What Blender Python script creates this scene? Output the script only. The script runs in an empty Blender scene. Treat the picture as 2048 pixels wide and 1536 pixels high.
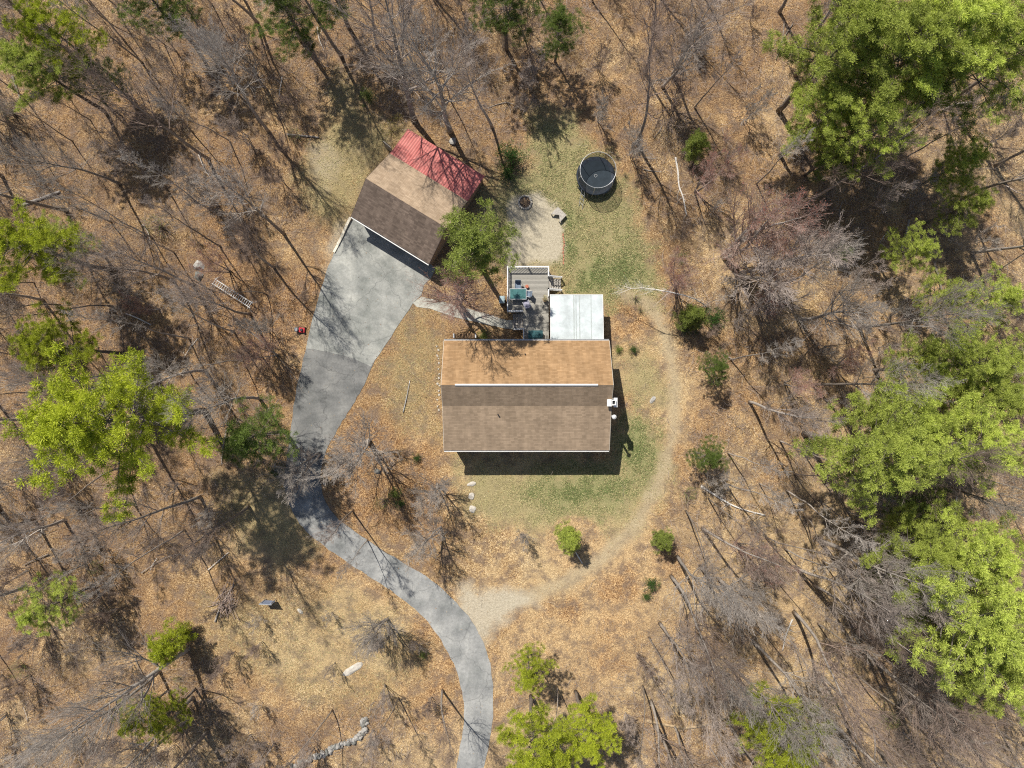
import bpy, math, random
import numpy as np
from mathutils import Vector, Matrix
R = math.radians
sc = bpy.context.scene
COL = sc.collection

# ------------------------------------------------------------------ camera, sky, sun, exposure
H = 66.0                      # drone height in metres
FPX = 1421.0                  # focal length in photo pixels (2048 wide)
cam = bpy.data.cameras.new("camera"); co = bpy.data.objects.new("camera", cam); COL.objects.link(co)
co.location = (0, 0, H); co.rotation_euler = (0, 0, 0)
cam.sensor_width = 36.0; cam.lens = 36.0 * FPX / 2048.0; cam.clip_end = 2000.0; cam.clip_start = 0.5
sc.camera = co
SUN_EL = 55.0
SDX, SDY = 0.51, -0.86        # direction in which shadows fall on the ground
w = bpy.data.worlds.new("World"); sc.world = w; w.use_nodes = True
nt = w.node_tree; bg = nt.nodes["Background"]
sky = nt.nodes.new("ShaderNodeTexSky"); sky.sky_type = 'NISHITA'; sky.sun_disc = False
sky.sun_elevation = R(SUN_EL); sky.sun_rotation = math.atan2(-SDX, -SDY)
nt.links.new(sky.outputs[0], bg.inputs[0]); bg.inputs[1].default_value = 0.08
sun = bpy.data.lights.new("sun", 'SUN'); so = bpy.data.objects.new("sun", sun); COL.objects.link(so)
sun.energy = 4.9; sun.angle = R(0.53); sun.color = (1.0, 0.95, 0.86)
ce = math.cos(R(SUN_EL))
so.rotation_euler = Vector((SDX * ce, SDY * ce, -math.sin(R(SUN_EL)))).to_track_quat('-Z', 'Y').to_euler()
so.location = (-30, 50, 80)
sc.view_settings.view_transform = 'Standard'; sc.view_settings.look = 'None'
sc.view_settings.exposure = 0.37; sc.view_settings.gamma = 1.0
sc.render.engine = 'CYCLES'
sc.cycles.use_denoising = False; sc.cycles.filter_width = 1.15; sc.cycles.max_bounces = 5; sc.cycles.diffuse_bounces = 3; sc.cycles.transparent_max_bounces = 12
sc.cycles.caustics_reflective = False; sc.cycles.caustics_refractive = False

def G(u, v, h=0.0):
    k = (H - h) / FPX
    return ((u - 1024.0) * k, (768.0 - v) * k)

# ------------------------------------------------------------------ object helpers
def link(o, parent=None):
    COL.objects.link(o)
    if parent is not None: o.parent = parent
    return o
def tag(o, label=None, cat=None, group=None, kind=None):
    if label: o['label'] = label
    if cat: o['category'] = cat
    if group: o['group'] = group
    if kind: o['kind'] = kind
    return o
def thing(name, label, cat, loc=(0, 0, 0), rz=0.0, group=None):
    o = bpy.data.objects.new(name, None); o.empty_display_size = 0.3
    o.location = loc; o.rotation_euler = (0, 0, rz); link(o)
    return tag(o, label, cat, group)
def np_mesh(name, verts, faces, mats=(), fmat=None, colors=None, smooth=False):
    """verts (n,3); faces (m,k) of equal size k."""
    me = bpy.data.meshes.new(name)
    verts = np.asarray(verts, dtype=np.float32); faces = np.asarray(faces, dtype=np.int32)
    m, k = faces.shape
    me.vertices.add(len(verts)); me.vertices.foreach_set('co', verts.ravel())
    me.loops.add(m * k); me.loops.foreach_set('vertex_index', faces.ravel())
    me.polygons.add(m)
    me.polygons.foreach_set('loop_start', np.arange(0, m * k, k, dtype=np.int32))
    me.polygons.foreach_set('loop_total', np.full(m, k, dtype=np.int32))
    if fmat is not None: me.polygons.foreach_set('material_index', np.asarray(fmat, dtype=np.int32))
    if smooth: me.polygons.foreach_set('use_smooth', np.ones(m, dtype=bool))
    for mt in mats: me.materials.append(mt)
    if colors is not None:
        for nm, c in colors.items():
            a = me.color_attributes.new(nm, 'FLOAT_COLOR', 'POINT')
            a.data.foreach_set('color', np.asarray(c, dtype=np.float32).ravel())
    me.update(calc_edges=True)
    return me
class MB:
    """collects boxes, prisms and tubes into one mesh"""
    def __init__(s): s.v = []; s.f = []; s.m = []
    def add(s, vs, fs, mi=0):
        b = len(s.v); s.v.extend([tuple(p) for p in vs])
        for f in fs: s.f.append(tuple(b + i for i in f)); s.m.append(mi)
        return s
    def box(s, x0, x1, y0, y1, z0, z1, mi=0, mat=None):
        vs = [Vector((x, y, z)) for z in (z0, z1) for (x, y) in ((x0, y0), (x1, y0), (x1, y1), (x0, y1))]
        if mat is not None: vs = [mat @ p for p in vs]
        return s.add(vs, [(3, 2, 1, 0), (4, 5, 6, 7), (0, 1, 5, 4), (1, 2, 6, 5), (2, 3, 7, 6), (3, 0, 4, 7)], mi)
    def prism(s, poly, z0, z1, mi=0):
        n = len(poly)
        vs = [(x, y, z0) for x, y in poly] + [(x, y, z1) for x, y in poly]
        fs = [tuple(range(n - 1, -1, -1)), tuple(range(n, 2 * n))] + [(i, (i + 1) % n, n + (i + 1) % n, n + i) for i in range(n)]
        return s.add(vs, fs, mi)
    def slab(s, p4, th, mi=0):
        """four 3-D corners (counter-clockwise seen from above) and a thickness below"""
        vs = [Vector(p) - Vector((0, 0, th)) for p in p4] + [Vector(p) for p in p4]
        return s.add(vs, [(3, 2, 1, 0), (4, 5, 6, 7), (0, 1, 5, 4), (1, 2, 6, 5), (2, 3, 7, 6), (3, 0, 4, 7)], mi)
    def tube(s, pts, rad, n=6, mi=0, caps=True):
        pts = [Vector(p) for p in pts]
        if not isinstance(rad, (list, tuple)): rad = [rad] * len(pts)
        b = len(s.v); prev = None
        for i, p in enumerate(pts):
            d = (pts[min(i + 1, len(pts) - 1)] - pts[max(i - 1, 0)])
            d = d.normalized() if d.length > 1e-6 else Vector((0, 0, 1))
            if prev is None:
                a = d.cross(Vector((0, 0, 1)))
                if a.length < 0.1: a = d.cross(Vector((1, 0, 0)))
            else: a = prev - d * prev.dot(d)
            a.normalize(); prev = a; c = d.cross(a)
            for k in range(n):
                t = 2 * math.pi * k / n
                s.v.append(tuple(p + (a * math.cos(t) + c * math.sin(t)) * rad[i]))
        for i in range(len(pts) - 1):
            for k in range(n):
                q = b + i * n
                s.f.append((q + k, q + (k + 1) % n, q + n + (k + 1) % n, q + n + k)); s.m.append(mi)
        if caps:
            s.f.append(tuple(b + k for k in range(n - 1, -1, -1))); s.m.append(mi)
            e = b + (len(pts) - 1) * n
            s.f.append(tuple(e + k for k in range(n))); s.m.append(mi)
        return s
    def disc(s, c, r, z0, z1, n=24, mi=0, r2=None):
        r2 = r if r2 is None else r2
        vs = [(c[0] + r * math.cos(2 * math.pi * k / n), c[1] + r * math.sin(2 * math.pi * k / n), z0) for k in range(n)]
        vs += [(c[0] + r2 * math.cos(2 * math.pi * k / n), c[1] + r2 * math.sin(2 * math.pi * k / n), z1) for k in range(n)]
        fs = [tuple(range(n - 1, -1, -1)), tuple(range(n, 2 * n))] + [(i, (i + 1) % n, n + (i + 1) % n, n + i) for i in range(n)]
        return s.add(vs, fs, mi)
    def ring(s, c, r, z, tube, n=40, m=6, mi=0):
        b = len(s.v)
        for i in range(n):
            a = 2 * math.pi * i / n
            for k in range(m):
                t = 2 * math.pi * k / m; rr = r + tube * math.cos(t)
                s.v.append((c[0] + rr * math.cos(a), c[1] + rr * math.sin(a), z + tube * math.sin(t)))
        for i in range(n):
            for k in range(m):
                s.f.append((b + i * m + k, b + ((i + 1) % n) * m + k, b + ((i + 1) % n) * m + (k + 1) % m, b + i * m + (k + 1) % m)); s.m.append(mi)
        return s
    def build(s, name, mats, parent=None, smooth=False, bevel=0.0):
        if not isinstance(mats, (list, tuple)): mats = [mats]
        me = bpy.data.meshes.new(name); me.from_pydata(s.v, [], s.f)
        for m in mats: me.materials.append(m)
        me.polygons.foreach_set('material_index', s.m)
        if smooth: me.polygons.foreach_set('use_smooth', [True] * len(s.f))
        me.update()
        o = bpy.data.objects.new(name, me); link(o, parent)
        if bevel:
            b = o.modifiers.new('bevel', 'BEVEL'); b.width = bevel; b.segments = 2; b.limit_method = 'ANGLE'
        return o

# ------------------------------------------------------------------ materials
class NT:
    def __init__(s, name):
        s.m = bpy.data.materials.new(name); s.m.use_nodes = True; s.t = s.m.node_tree
        s.b = s.t.nodes["Principled BSDF"]; s.out = s.t.nodes["Material Output"]
        s.b.inputs['Specular IOR Level'].default_value = 0.25
    def n(s, typ, **kw):
        nd = s.t.nodes.new(typ)
        for k, v in kw.items():
            if k in nd.inputs: nd.inputs[k].default_value = v
            else: setattr(nd, k, v)
        return nd
    def l(s, a, b): s.t.links.new(a, b)
    def coord(s, kind='Object'): return s.n('ShaderNodeTexCoord').outputs[kind]
    def noise(s, scale, detail=4, rough=0.6, vec=None, **kw):
        nd = s.n('ShaderNodeTexNoise'); nd.inputs['Scale'].default_value = scale
        nd.inputs['Detail'].default_value = detail; nd.inputs['Roughness'].default_value = rough
        if vec is not None: s.l(vec, nd.inputs['Vector'])
        return nd.outputs['Fac']
    def ramp(s, fac, stops, interp='LINEAR'):
        nd = s.n('ShaderNodeValToRGB'); cr = nd.color_ramp; cr.interpolation = interp
        while len(cr.elements) < len(stops): cr.elements.new(0.5)
        for e, (p, c) in zip(cr.elements, stops):
            e.position = p; e.color = (*c, 1.0) if not isinstance(c, (int, float)) else (c, c, c, 1.0)
        s.l(fac, nd.inputs[0]); return nd.outputs[0]
    def mix(s, fac, a, b, blend='MIX'):
        nd = s.n('ShaderNodeMix'); nd.data_type = 'RGBA'; nd.blend_type = blend
        for sock, val in ((nd.inputs[0], fac), (nd.inputs[6], a), (nd.inputs[7], b)):
            if isinstance(val, (int, float)): sock.default_value = val
            elif isinstance(val, (tuple, list)): sock.default_value = (*val[:3], 1.0)
            else: s.l(val, sock)
        return nd.outputs[2]
    def math(s, op, a, b=None, c=None):
        nd = s.n('ShaderNodeMath'); nd.operation = op
        for i, val in enumerate((a, b, c)):
            if val is None: continue
            if isinstance(val, (int, float)): nd.inputs[i].default_value = val
            else: s.l(val, nd.inputs[i])
        return nd.outputs[0]
    def bump(s, height, strength=0.4, dist=0.02):
        nd = s.n('ShaderNodeBump'); nd.inputs['Strength'].default_value = strength; nd.inputs['Distance'].default_value = dist
        s.l(height, nd.inputs['Height']); s.l(nd.outputs[0], s.b.inputs['Normal'])
    def base(s, c):
        if isinstance(c, (tuple, list)): s.b.inputs['Base Color'].default_value = (*c[:3], 1.0)
        else: s.l(c, s.b.inputs['Base Color'])
    def rough(s, r): s.b.inputs['Roughness'].default_value = r
def plain(name, col, rough=0.7, var=0.12, scale=6.0, metal=0.0, bump=0.0):
    M = NT(name); v = M.coord()
    f = M.noise(scale, 5, 0.65, v)
    a = tuple(c * (1 - var * 1.6) for c in col); b = tuple(min(1, c * (1 + var * 1.6)) for c in col)
    M.base(M.ramp(f, [(0.3, a), (0.7, b)])); M.rough(rough); M.b.inputs['Metallic'].default_value = metal
    if bump: M.bump(M.noise(scale * 6, 3, 0.6, v), bump, 0.01)
    return M.m
def bark(name, c0, c1, scale=5.0):
    M = NT(name); v = M.coord()
    rnd = M.n('ShaderNodeObjectInfo').outputs['Random']
    mp = M.n('ShaderNodeMapping'); mp.inputs['Scale'].default_value = (3, 3, 0.6); M.l(v, mp.inputs['Vector'])
    f = M.noise(scale, 4, 0.7, mp.outputs[0])
    c = M.ramp(f, [(0.32, c0), (0.68, c1)])
    g = M.ramp(rnd, [(0.0, 0.72), (1.0, 1.2)])
    M.base(M.mix(1.0, c, g, 'MULTIPLY')); M.rough(0.85); M.bump(f, 0.5, 0.03)
    return M.m
def foliage(name, dark, light, trans=0.35, vary=0.25):
    """leaf colour runs from dark to light by clump tone, new growth and painted depth shade, held in the colour attribute 'leaf'"""
    M = NT(name)
    at = M.n('ShaderNodeAttribute'); at.attribute_name = 'leaf'
    sep = M.n('ShaderNodeSeparateColor'); M.l(at.outputs['Color'], sep.inputs[0])
    rnd = M.n('ShaderNodeObjectInfo').outputs['Random']
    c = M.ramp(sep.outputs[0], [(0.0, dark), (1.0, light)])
    g = M.ramp(rnd, [(0.0, (1 - vary,) * 3), (1.0, (1 + vary * 0.6,) * 3)])
    c = M.mix(1.0, c, g, 'MULTIPLY')
    M.base(c); M.rough(0.55)
    tr = M.n('ShaderNodeBsdfTranslucent'); M.l(c, tr.inputs[0])
    mx = M.n('ShaderNodeMixShader'); mx.inputs[0].default_value = trans
    M.l(M.b.outputs[0], mx.inputs[1]); M.l(tr.outputs[0], mx.inputs[2]); M.l(mx.outputs[0], M.out.inputs[0])
    return M.m

BARK_GREY = bark('bark_grey', (0.22, 0.19, 0.165), (0.50, 0.45, 0.40))
BARK_DARK = bark('bark_dark', (0.15, 0.122, 0.102), (0.35, 0.30, 0.25))
BARK_PINE = bark('bark_pine', (0.10, 0.085, 0.07), (0.25, 0.21, 0.18))
TWIG_GREY = bark('twig_grey', (0.29, 0.255, 0.225), (0.52, 0.465, 0.41), 2.0)
TWIG_MAUVE = bark('twig_mauve', (0.27, 0.22, 0.19), (0.50, 0.42, 0.365), 2.0)
TWIG_BROWN = bark('twig_brown', (0.20, 0.145, 0.12), (0.38, 0.29, 0.235), 2.0)
TWIG_RED = bark('twig_red', (0.30, 0.20, 0.165), (0.52, 0.38, 0.32), 2.0)
BIRCH = bark('bark_birch', (0.40, 0.37, 0.33), (0.80, 0.76, 0.70), 9.0)
BUD_RED = foliage('bud_red', (0.26, 0.075, 0.055), (0.46, 0.18, 0.12), 0.3)
PINE_YELLOW = foliage('needles_yellow_green', (0.035, 0.075, 0.010), (0.54, 0.60, 0.05))
PINE_GREEN = foliage('needles_mid_green', (0.030, 0.060, 0.016), (0.58, 0.66, 0.13))
PINE_DARK = foliage('needles_dark_green', (0.025, 0.055, 0.014), (0.20, 0.27, 0.055))
LEAF_FRESH = foliage('leaf_fresh_green', (0.10, 0.16, 0.03), (0.30, 0.36, 0.09))
LEAF_EVER = foliage('leaf_evergreen', (0.02, 0.05, 0.012), (0.09, 0.17, 0.035))
LEAF_YELLOW = foliage('blossom_yellow', (0.30, 0.26, 0.03), (0.60, 0.52, 0.08))

# ------------------------------------------------------------------ ground zones (weights stored on the ground's own vertices)
def poly_sd(px, py, poly):
    P = np.array(poly, float); inside = np.zeros(px.shape, bool); d = np.full(px.shape, 1e9)
    n = len(P)
    for i in range(n):
        ax, ay = P[i]; bx, by = P[(i + 1) % n]
        ex, ey = bx - ax, by - ay
        t = np.clip(((px - ax) * ex + (py - ay) * ey) / (ex * ex + ey * ey + 1e-9), 0, 1)
        d = np.minimum(d, np.hypot(px - ax - t * ex, py - ay - t * ey))
        cond = ((ay > py) != (by > py))
        with np.errstate(divide='ignore', invalid='ignore'):
            xi = (bx - ax) * (py - ay) / (by - ay + 1e-12) + ax
        inside ^= cond & (px < xi)
    return np.where(inside, -d, d)
def line_d(px, py, pts):
    d = np.full(px.shape, 1e9)
    for (ax, ay), (bx, by) in zip(pts[:-1], pts[1:]):
        ex, ey = bx - ax, by - ay
        t = np.clip(((px - ax) * ex + (py - ay) * ey) / (ex * ex + ey * ey + 1e-9), 0, 1)
        d = np.minimum(d, np.hypot(px - ax - t * ex, py - ay - t * ey))
    return d
def soft(d, feather): return np.clip(0.5 - d / feather, 0, 1)
def vnoise(px, py, cell, seed):
    r = np.random.RandomState(seed); T = r.rand(128, 128)
    x = px / cell + 1000; y = py / cell + 1000
    xi = np.floor(x).astype(int); yi = np.floor(y).astype(int); fx = x - xi; fy = y - yi
    fx = fx * fx * (3 - 2 * fx); fy = fy * fy * (3 - 2 * fy)
    a = T[yi % 128, xi % 128]; b = T[yi % 128, (xi + 1) % 128]; c = T[(yi + 1) % 128, xi % 128]; e = T[(yi + 1) % 128, (xi + 1) % 128]
    return (a * (1 - fx) + b * fx) * (1 - fy) + (c * (1 - fx) + e * fx) * fy
def crom(pts, n=8, closed=False):
    out = []; L = len(pts)
    for i in range(L if closed else L - 1):
        g = (lambda k: pts[k % L]) if closed else (lambda k: pts[max(0, min(L - 1, k))])
        p0, p1, p2, p3 = map(np.array, (g(i - 1), g(i), g(i + 1), g(i + 2)))
        for k in range(n):
            t = k / n
            out.append(tuple(0.5 * ((2 * p1) + (-p0 + p2) * t + (2 * p0 - 5 * p1 + 4 * p2 - p3) * t * t + (-p0 + 3 * p1 - 3 * p2 + p3) * t ** 3)))
    if not closed: out.append(tuple(pts[-1]))
    return out
DRIVE_L = [(616, 684), (600, 745), (589, 800), (581, 860), (572, 925), (569, 970), (580, 1012), (606, 1055), (648, 1092), (700, 1128), (760, 1166), (812, 1203), (855, 1243), (888, 1290), (910, 1335), (924, 1385), (928, 1430), (922, 1480), (912, 1540), (905, 1600)]
DRIVE_R = [(750, 719), (728, 770), (705, 810), (680, 850), (658, 890), (644, 930), (641, 965), (652, 1005), (680, 1040), (735, 1080), (800, 1122), (862, 1160), (912, 1205), (950, 1252), (974, 1305), (985, 1360), (986, 1420), (981, 1475), (966, 1540), (955, 1600)]
PAD = [(699, 446), (712, 434), (872, 536), (862, 556), (848, 570), (843, 590), (826, 606), (790, 660), (742, 733), (700, 715), (655, 703), (612, 697), (622, 650), (638, 592), (652, 545), (668, 505), (684, 470)]
WALK = [(826, 606), (843, 593), (880, 602), (935, 617), (985, 631), (1012, 640), (1040, 640), (1040, 660), (1010, 657), (960, 646), (905, 633), (860, 617), (834, 614)]
SAND = [[(1012, 424), (1022, 392), (1080, 388), (1108, 410), (1126, 432), (1126, 528), (1012, 532)], [(925, 1178), (980, 1168), (1040, 1186), (1070, 1210), (1020, 1236), (985, 1262), (960, 1290), (935, 1250), (915, 1215)],
        [(625, 300), (660, 290), (672, 330), (650, 380), (625, 350)], [(684, 455), (700, 440), (668, 500), (652, 540), (650, 500)]]
OLIVE = [[(690, 160), (720, 200), (735, 240), (800, 250), (785, 300), (745, 350), (715, 400), (690, 440), (650, 440), (620, 400), (600, 350), (630, 300), (665, 240), (668, 190)],
         [(1075, 235), (1130, 225), (1160, 270), (1225, 320), (1262, 400), (1285, 460), (1312, 560), (1310, 610), (1250, 600), (1130, 606), (1100, 560), (1000, 530), (960, 470), (960, 410), (985, 370), (1055, 330)],
         [(925, 925), (1235, 940), (1240, 850), (1300, 825), (1338, 880), (1330, 950), (1285, 1030), (1235, 1060), (1150, 1045), (1090, 1062), (980, 1050), (925, 1000)],
         [(505, 1205), (610, 1180), (700, 1175), (800, 1235), (850, 1290), (845, 1340), (740, 1420), (600, 1405), (480, 1340), (420, 1270), (410, 1200)],
         [(800, 650), (850, 625), (885, 680), (870, 770), (872, 870), (800, 850), (760, 760)],
         [(1235, 705), (1300, 690), (1340, 800), (1300, 830), (1245, 760)], [(440, 960), (560, 970), (600, 1040), (640, 1090), (560, 1120), (450, 1060)]]
GREEN = [[(1130, 425), (1150, 425), (1150, 560), (1195, 585), (1190, 604), (1130, 600)], [(1150, 530), (1250, 480), (1285, 520), (1290, 570), (1200, 600), (1130, 604)],
         [(1045, 985), (1120, 945), (1235, 935), (1246, 850), (1290, 840), (1322, 875), (1300, 945), (1240, 1010), (1180, 1030), (1110, 1020)]]
PATHL = [(1255, 590), (1300, 612), (1332, 672), (1350, 770), (1348, 862), (1322, 960), (1272, 1050), (1212, 1112), (1140, 1160), (1060, 1192), (985, 1215)]
ORANGE = [[(1000, 1270), (1110, 1200), (1230, 1140), (1320, 1080), (1330, 1200), (1290, 1330), (1150, 1420), (1000, 1400)], [(655, 900), (720, 850), (850, 880), (880, 960), (850, 1090), (760, 1070), (690, 1020), (650, 960)],
          [(1215, 600), (1290, 620), (1300, 690), (1220, 690)], [(840, 1230), (900, 1330), (915, 1480), (820, 1330)], [(395, 420), (620, 560), (590, 800), (520, 800), (400, 600)]]
CLEARING = [(655, 150), (760, 215), (800, 250), (975, 330), (1000, 280), (1075, 225), (1140, 215), (1250, 320), (1345, 450), (1335, 600), (1388, 740), (1392, 880), (1352, 1000), (1305, 1120), (1300, 1230), (1200, 1330), (1000, 1330), (1020, 1440), (1010, 1540), (860, 1540), (840, 1450), (700, 1390), (640, 1440), (450, 1400), (400, 1290), (290, 1260), (300, 1150), (440, 1110), (520, 1000), (560, 950), (560, 800), (600, 700), (600, 560), (640, 470), (600, 400), (560, 330), (640, 260)]
def zones(u, v):
    wob = (vnoise(u, v, 26, 3) - 0.5) * 22 + (vnoise(u, v, 9, 4) - 0.5) * 10
    sand = np.zeros(u.shape)
    for i, p in enumerate(SAND): sand = np.maximum(sand, soft(poly_sd(u, v, p) + wob * (0.5 if i == 0 else 1.3), 14 if i == 0 else 30) * (1, 1, .4, .8)[i])
    path = soft(line_d(u, v, PATHL) - 13 + wob * 0.4, 16)
    ol = np.zeros(u.shape)
    for i, p in enumerate(OLIVE): ol = np.maximum(ol, soft(poly_sd(u, v, p) + wob * 1.6, 50) * (0.75, 1.0, 1.0, 0.28, 0.4, .9, .6)[i])
    gr = np.zeros(u.shape)
    for p in GREEN: gr = np.maximum(gr, soft(poly_sd(u, v, p) + wob * 2.0, 75) * .85)
    orr = np.zeros(u.shape)
    for p in ORANGE: orr = np.maximum(orr, soft(poly_sd(u, v, p) + wob * 2, 70))
    gr = np.maximum(gr, .32 * soft(poly_sd(u, v, OLIVE[1]) + wob * 2, 60))
    mulch = soft(np.hypot(u - 1150, (v - 1082) * 1.1) - 55 + wob * 0.3, 14)
    ol = ol * (1 - mulch); gr = gr * (1 - mulch) * (1 - path * 0.8); orr = np.maximum(orr, mulch)
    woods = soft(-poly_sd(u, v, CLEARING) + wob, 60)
    return sand, path, ol, gr, orr, woods

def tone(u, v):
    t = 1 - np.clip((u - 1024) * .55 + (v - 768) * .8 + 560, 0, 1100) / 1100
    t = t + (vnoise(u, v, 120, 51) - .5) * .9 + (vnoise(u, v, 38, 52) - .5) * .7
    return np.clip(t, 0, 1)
def axis(lim, step, far):
    a = np.arange(-lim, lim + step / 2, step); b = []
    x = lim; s = step
    while x < far: s *= 1.35; x += s; b.append(x)
    b = np.array(b); return np.concatenate([-b[::-1], a, b])
xs = axis(50.0, 0.22, 400.0); ys = axis(38.0, 0.22, 400.0)
X, Y = np.meshgrid(xs, ys)
U = X / H * FPX + 1024; V = 768 - Y / H * FPX
z_sand, z_path, z_ol, z_gr, z_or, z_wd = zones(U, V)
pave = np.minimum(poly_sd(U, V, crom(DRIVE_L, 3) + crom(DRIVE_R, 3)[::-1]), np.minimum(poly_sd(U, V, PAD), poly_sd(U, V, WALK)))
bump_amp = np.clip(pave / 60.0, 0, 1) * (0.25 + 0.75 * z_wd)
def ground_z(u, v): return (vnoise(u, v, 70, 7) - 0.5) * 0.22 + (vnoise(u, v, 18, 8) - 0.5) * 0.10
Z = ground_z(U, V) * bump_amp - 0.012
nx, ny = len(xs), len(ys)
idx = np.arange(nx * ny).reshape(ny, nx)
F = np.stack([idx[:-1, :-1], idx[:-1, 1:], idx[1:, 1:], idx[1:, :-1]], -1).reshape(-1, 4)
c1 = np.stack([z_ol, z_gr, np.maximum(z_sand, 0), z_or], -1).reshape(-1, 4)
edge = np.clip(1 - np.abs(pave) / 10.0, 0, 1)
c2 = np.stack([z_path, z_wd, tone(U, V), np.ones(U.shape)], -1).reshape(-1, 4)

M = NT('forest_floor'); v = M.coord('Object')
at1 = M.n('ShaderNodeAttribute'); at1.attribute_name = 'zone_a'; s1 = M.n('ShaderNodeSeparateColor'); M.l(at1.outputs['Color'], s1.inputs[0])
at2 = M.n('ShaderNodeAttribute'); at2.attribute_name = 'zone_b'; s2 = M.n('ShaderNodeSeparateColor'); M.l(at2.outputs['Color'], s2.inputs[0])
vo = M.n('ShaderNodeTexVoronoi'); vo.inputs['Scale'].default_value = 15.0; M.l(v, vo.inputs['Vector'])
sv = M.n('ShaderNodeSeparateColor'); M.l(vo.outputs['Color'], sv.inputs[0])
leaf = M.ramp(sv.outputs[0], [(0.0, (0.085, 0.05, 0.03)), (0.25, (0.23, 0.142, 0.07)), (0.55, (0.40, 0.272, 0.132)), (0.82, (0.57, 0.41, 0.205)), (1.0, (0.82, 0.65, 0.40))])
leaf_o = M.ramp(sv.outputs[1], [(0.0, (0.10, 0.05, 0.025)), (0.3, (0.26, 0.145, 0.065)), (0.65, (0.41, 0.25, 0.115)), (1.0, (0.66, 0.46, 0.24))])
big = M.noise(0.16, 5, 0.6, v); mid = M.noise(0.9, 5, 0.65, v); fine = M.noise(7.0, 4, 0.7, v)
of = M.math('ADD', M.math('MULTIPLY', at1.outputs['Alpha'], 0.8), M.ramp(big, [(0.40, 0.1), (0.58, 0.75)]))
of = M.math('MINIMUM', of, 1.0)
c = M.mix(of, leaf, leaf_o)
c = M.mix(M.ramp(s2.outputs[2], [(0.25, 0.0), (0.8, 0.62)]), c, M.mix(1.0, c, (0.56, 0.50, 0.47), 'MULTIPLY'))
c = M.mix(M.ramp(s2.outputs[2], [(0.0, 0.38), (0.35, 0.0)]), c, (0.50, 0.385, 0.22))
soil = M.ramp(fine, [(0.3, (0.085, 0.058, 0.042)), (0.7, (0.22, 0.16, 0.12))])
c = M.mix(M.ramp(mid, [(0.46, 0.0), (0.62, 0.75)]), c, soil)
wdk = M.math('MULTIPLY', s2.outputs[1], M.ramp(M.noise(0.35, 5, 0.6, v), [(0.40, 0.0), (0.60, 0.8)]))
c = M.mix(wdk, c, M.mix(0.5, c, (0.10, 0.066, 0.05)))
olive = M.ramp(M.noise(14.0, 4, 0.75, v), [(0.28, (0.12, 0.105, 0.045)), (0.5, (0.27, 0.235, 0.115)), (0.72, (0.46, 0.395, 0.22))])
olf = M.math('MULTIPLY', s1.outputs[0], M.ramp(mid, [(0.30, 1.0), (0.75, 0.55)]))
c = M.mix(olf, c, olive)
grn = M.ramp(M.noise(11.0, 4, 0.75, v), [(0.28, (0.07, 0.09, 0.03)), (0.5, (0.19, 0.205, 0.08)), (0.75, (0.38, 0.365, 0.18))])
gf = M.math('MULTIPLY', M.ramp(M.math('ADD', s1.outputs[1], M.math('MULTIPLY', M.math('SUBTRACT', M.noise(2.2, 6, 0.75, v), 0.5), 1.5)), [(0.15, 0.0), (0.95, 0.9)]), M.ramp(s1.outputs[1], [(0.0, 0.0), (0.2, 1.0)]))
c = M.mix(gf, c, grn)
pth = M.ramp(fine, [(0.3, (0.27, 0.215, 0.13)), (0.7, (0.47, 0.39, 0.26))])
c = M.mix(M.math('MULTIPLY', s2.outputs[0], M.ramp(mid, [(0.3, 0.95), (0.65, 0.5)])), c, pth)
snd = M.ramp(M.noise(5.0, 6, 0.75, v), [(0.3, (0.29, 0.25, 0.18)), (0.7, (0.53, 0.47, 0.36))])
c = M.mix(M.math('MULTIPLY', s1.outputs[2], 0.9), c, snd)
M.base(c); M.rough(0.92); M.bump(M.math('ADD', vo.outputs['Distance'], M.math('MULTIPLY', fine, 0.6)), 0.7, 0.05)
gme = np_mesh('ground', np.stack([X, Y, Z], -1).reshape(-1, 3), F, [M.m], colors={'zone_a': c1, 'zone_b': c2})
tag(link(bpy.data.objects.new('ground', gme)), kind='structure')

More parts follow.
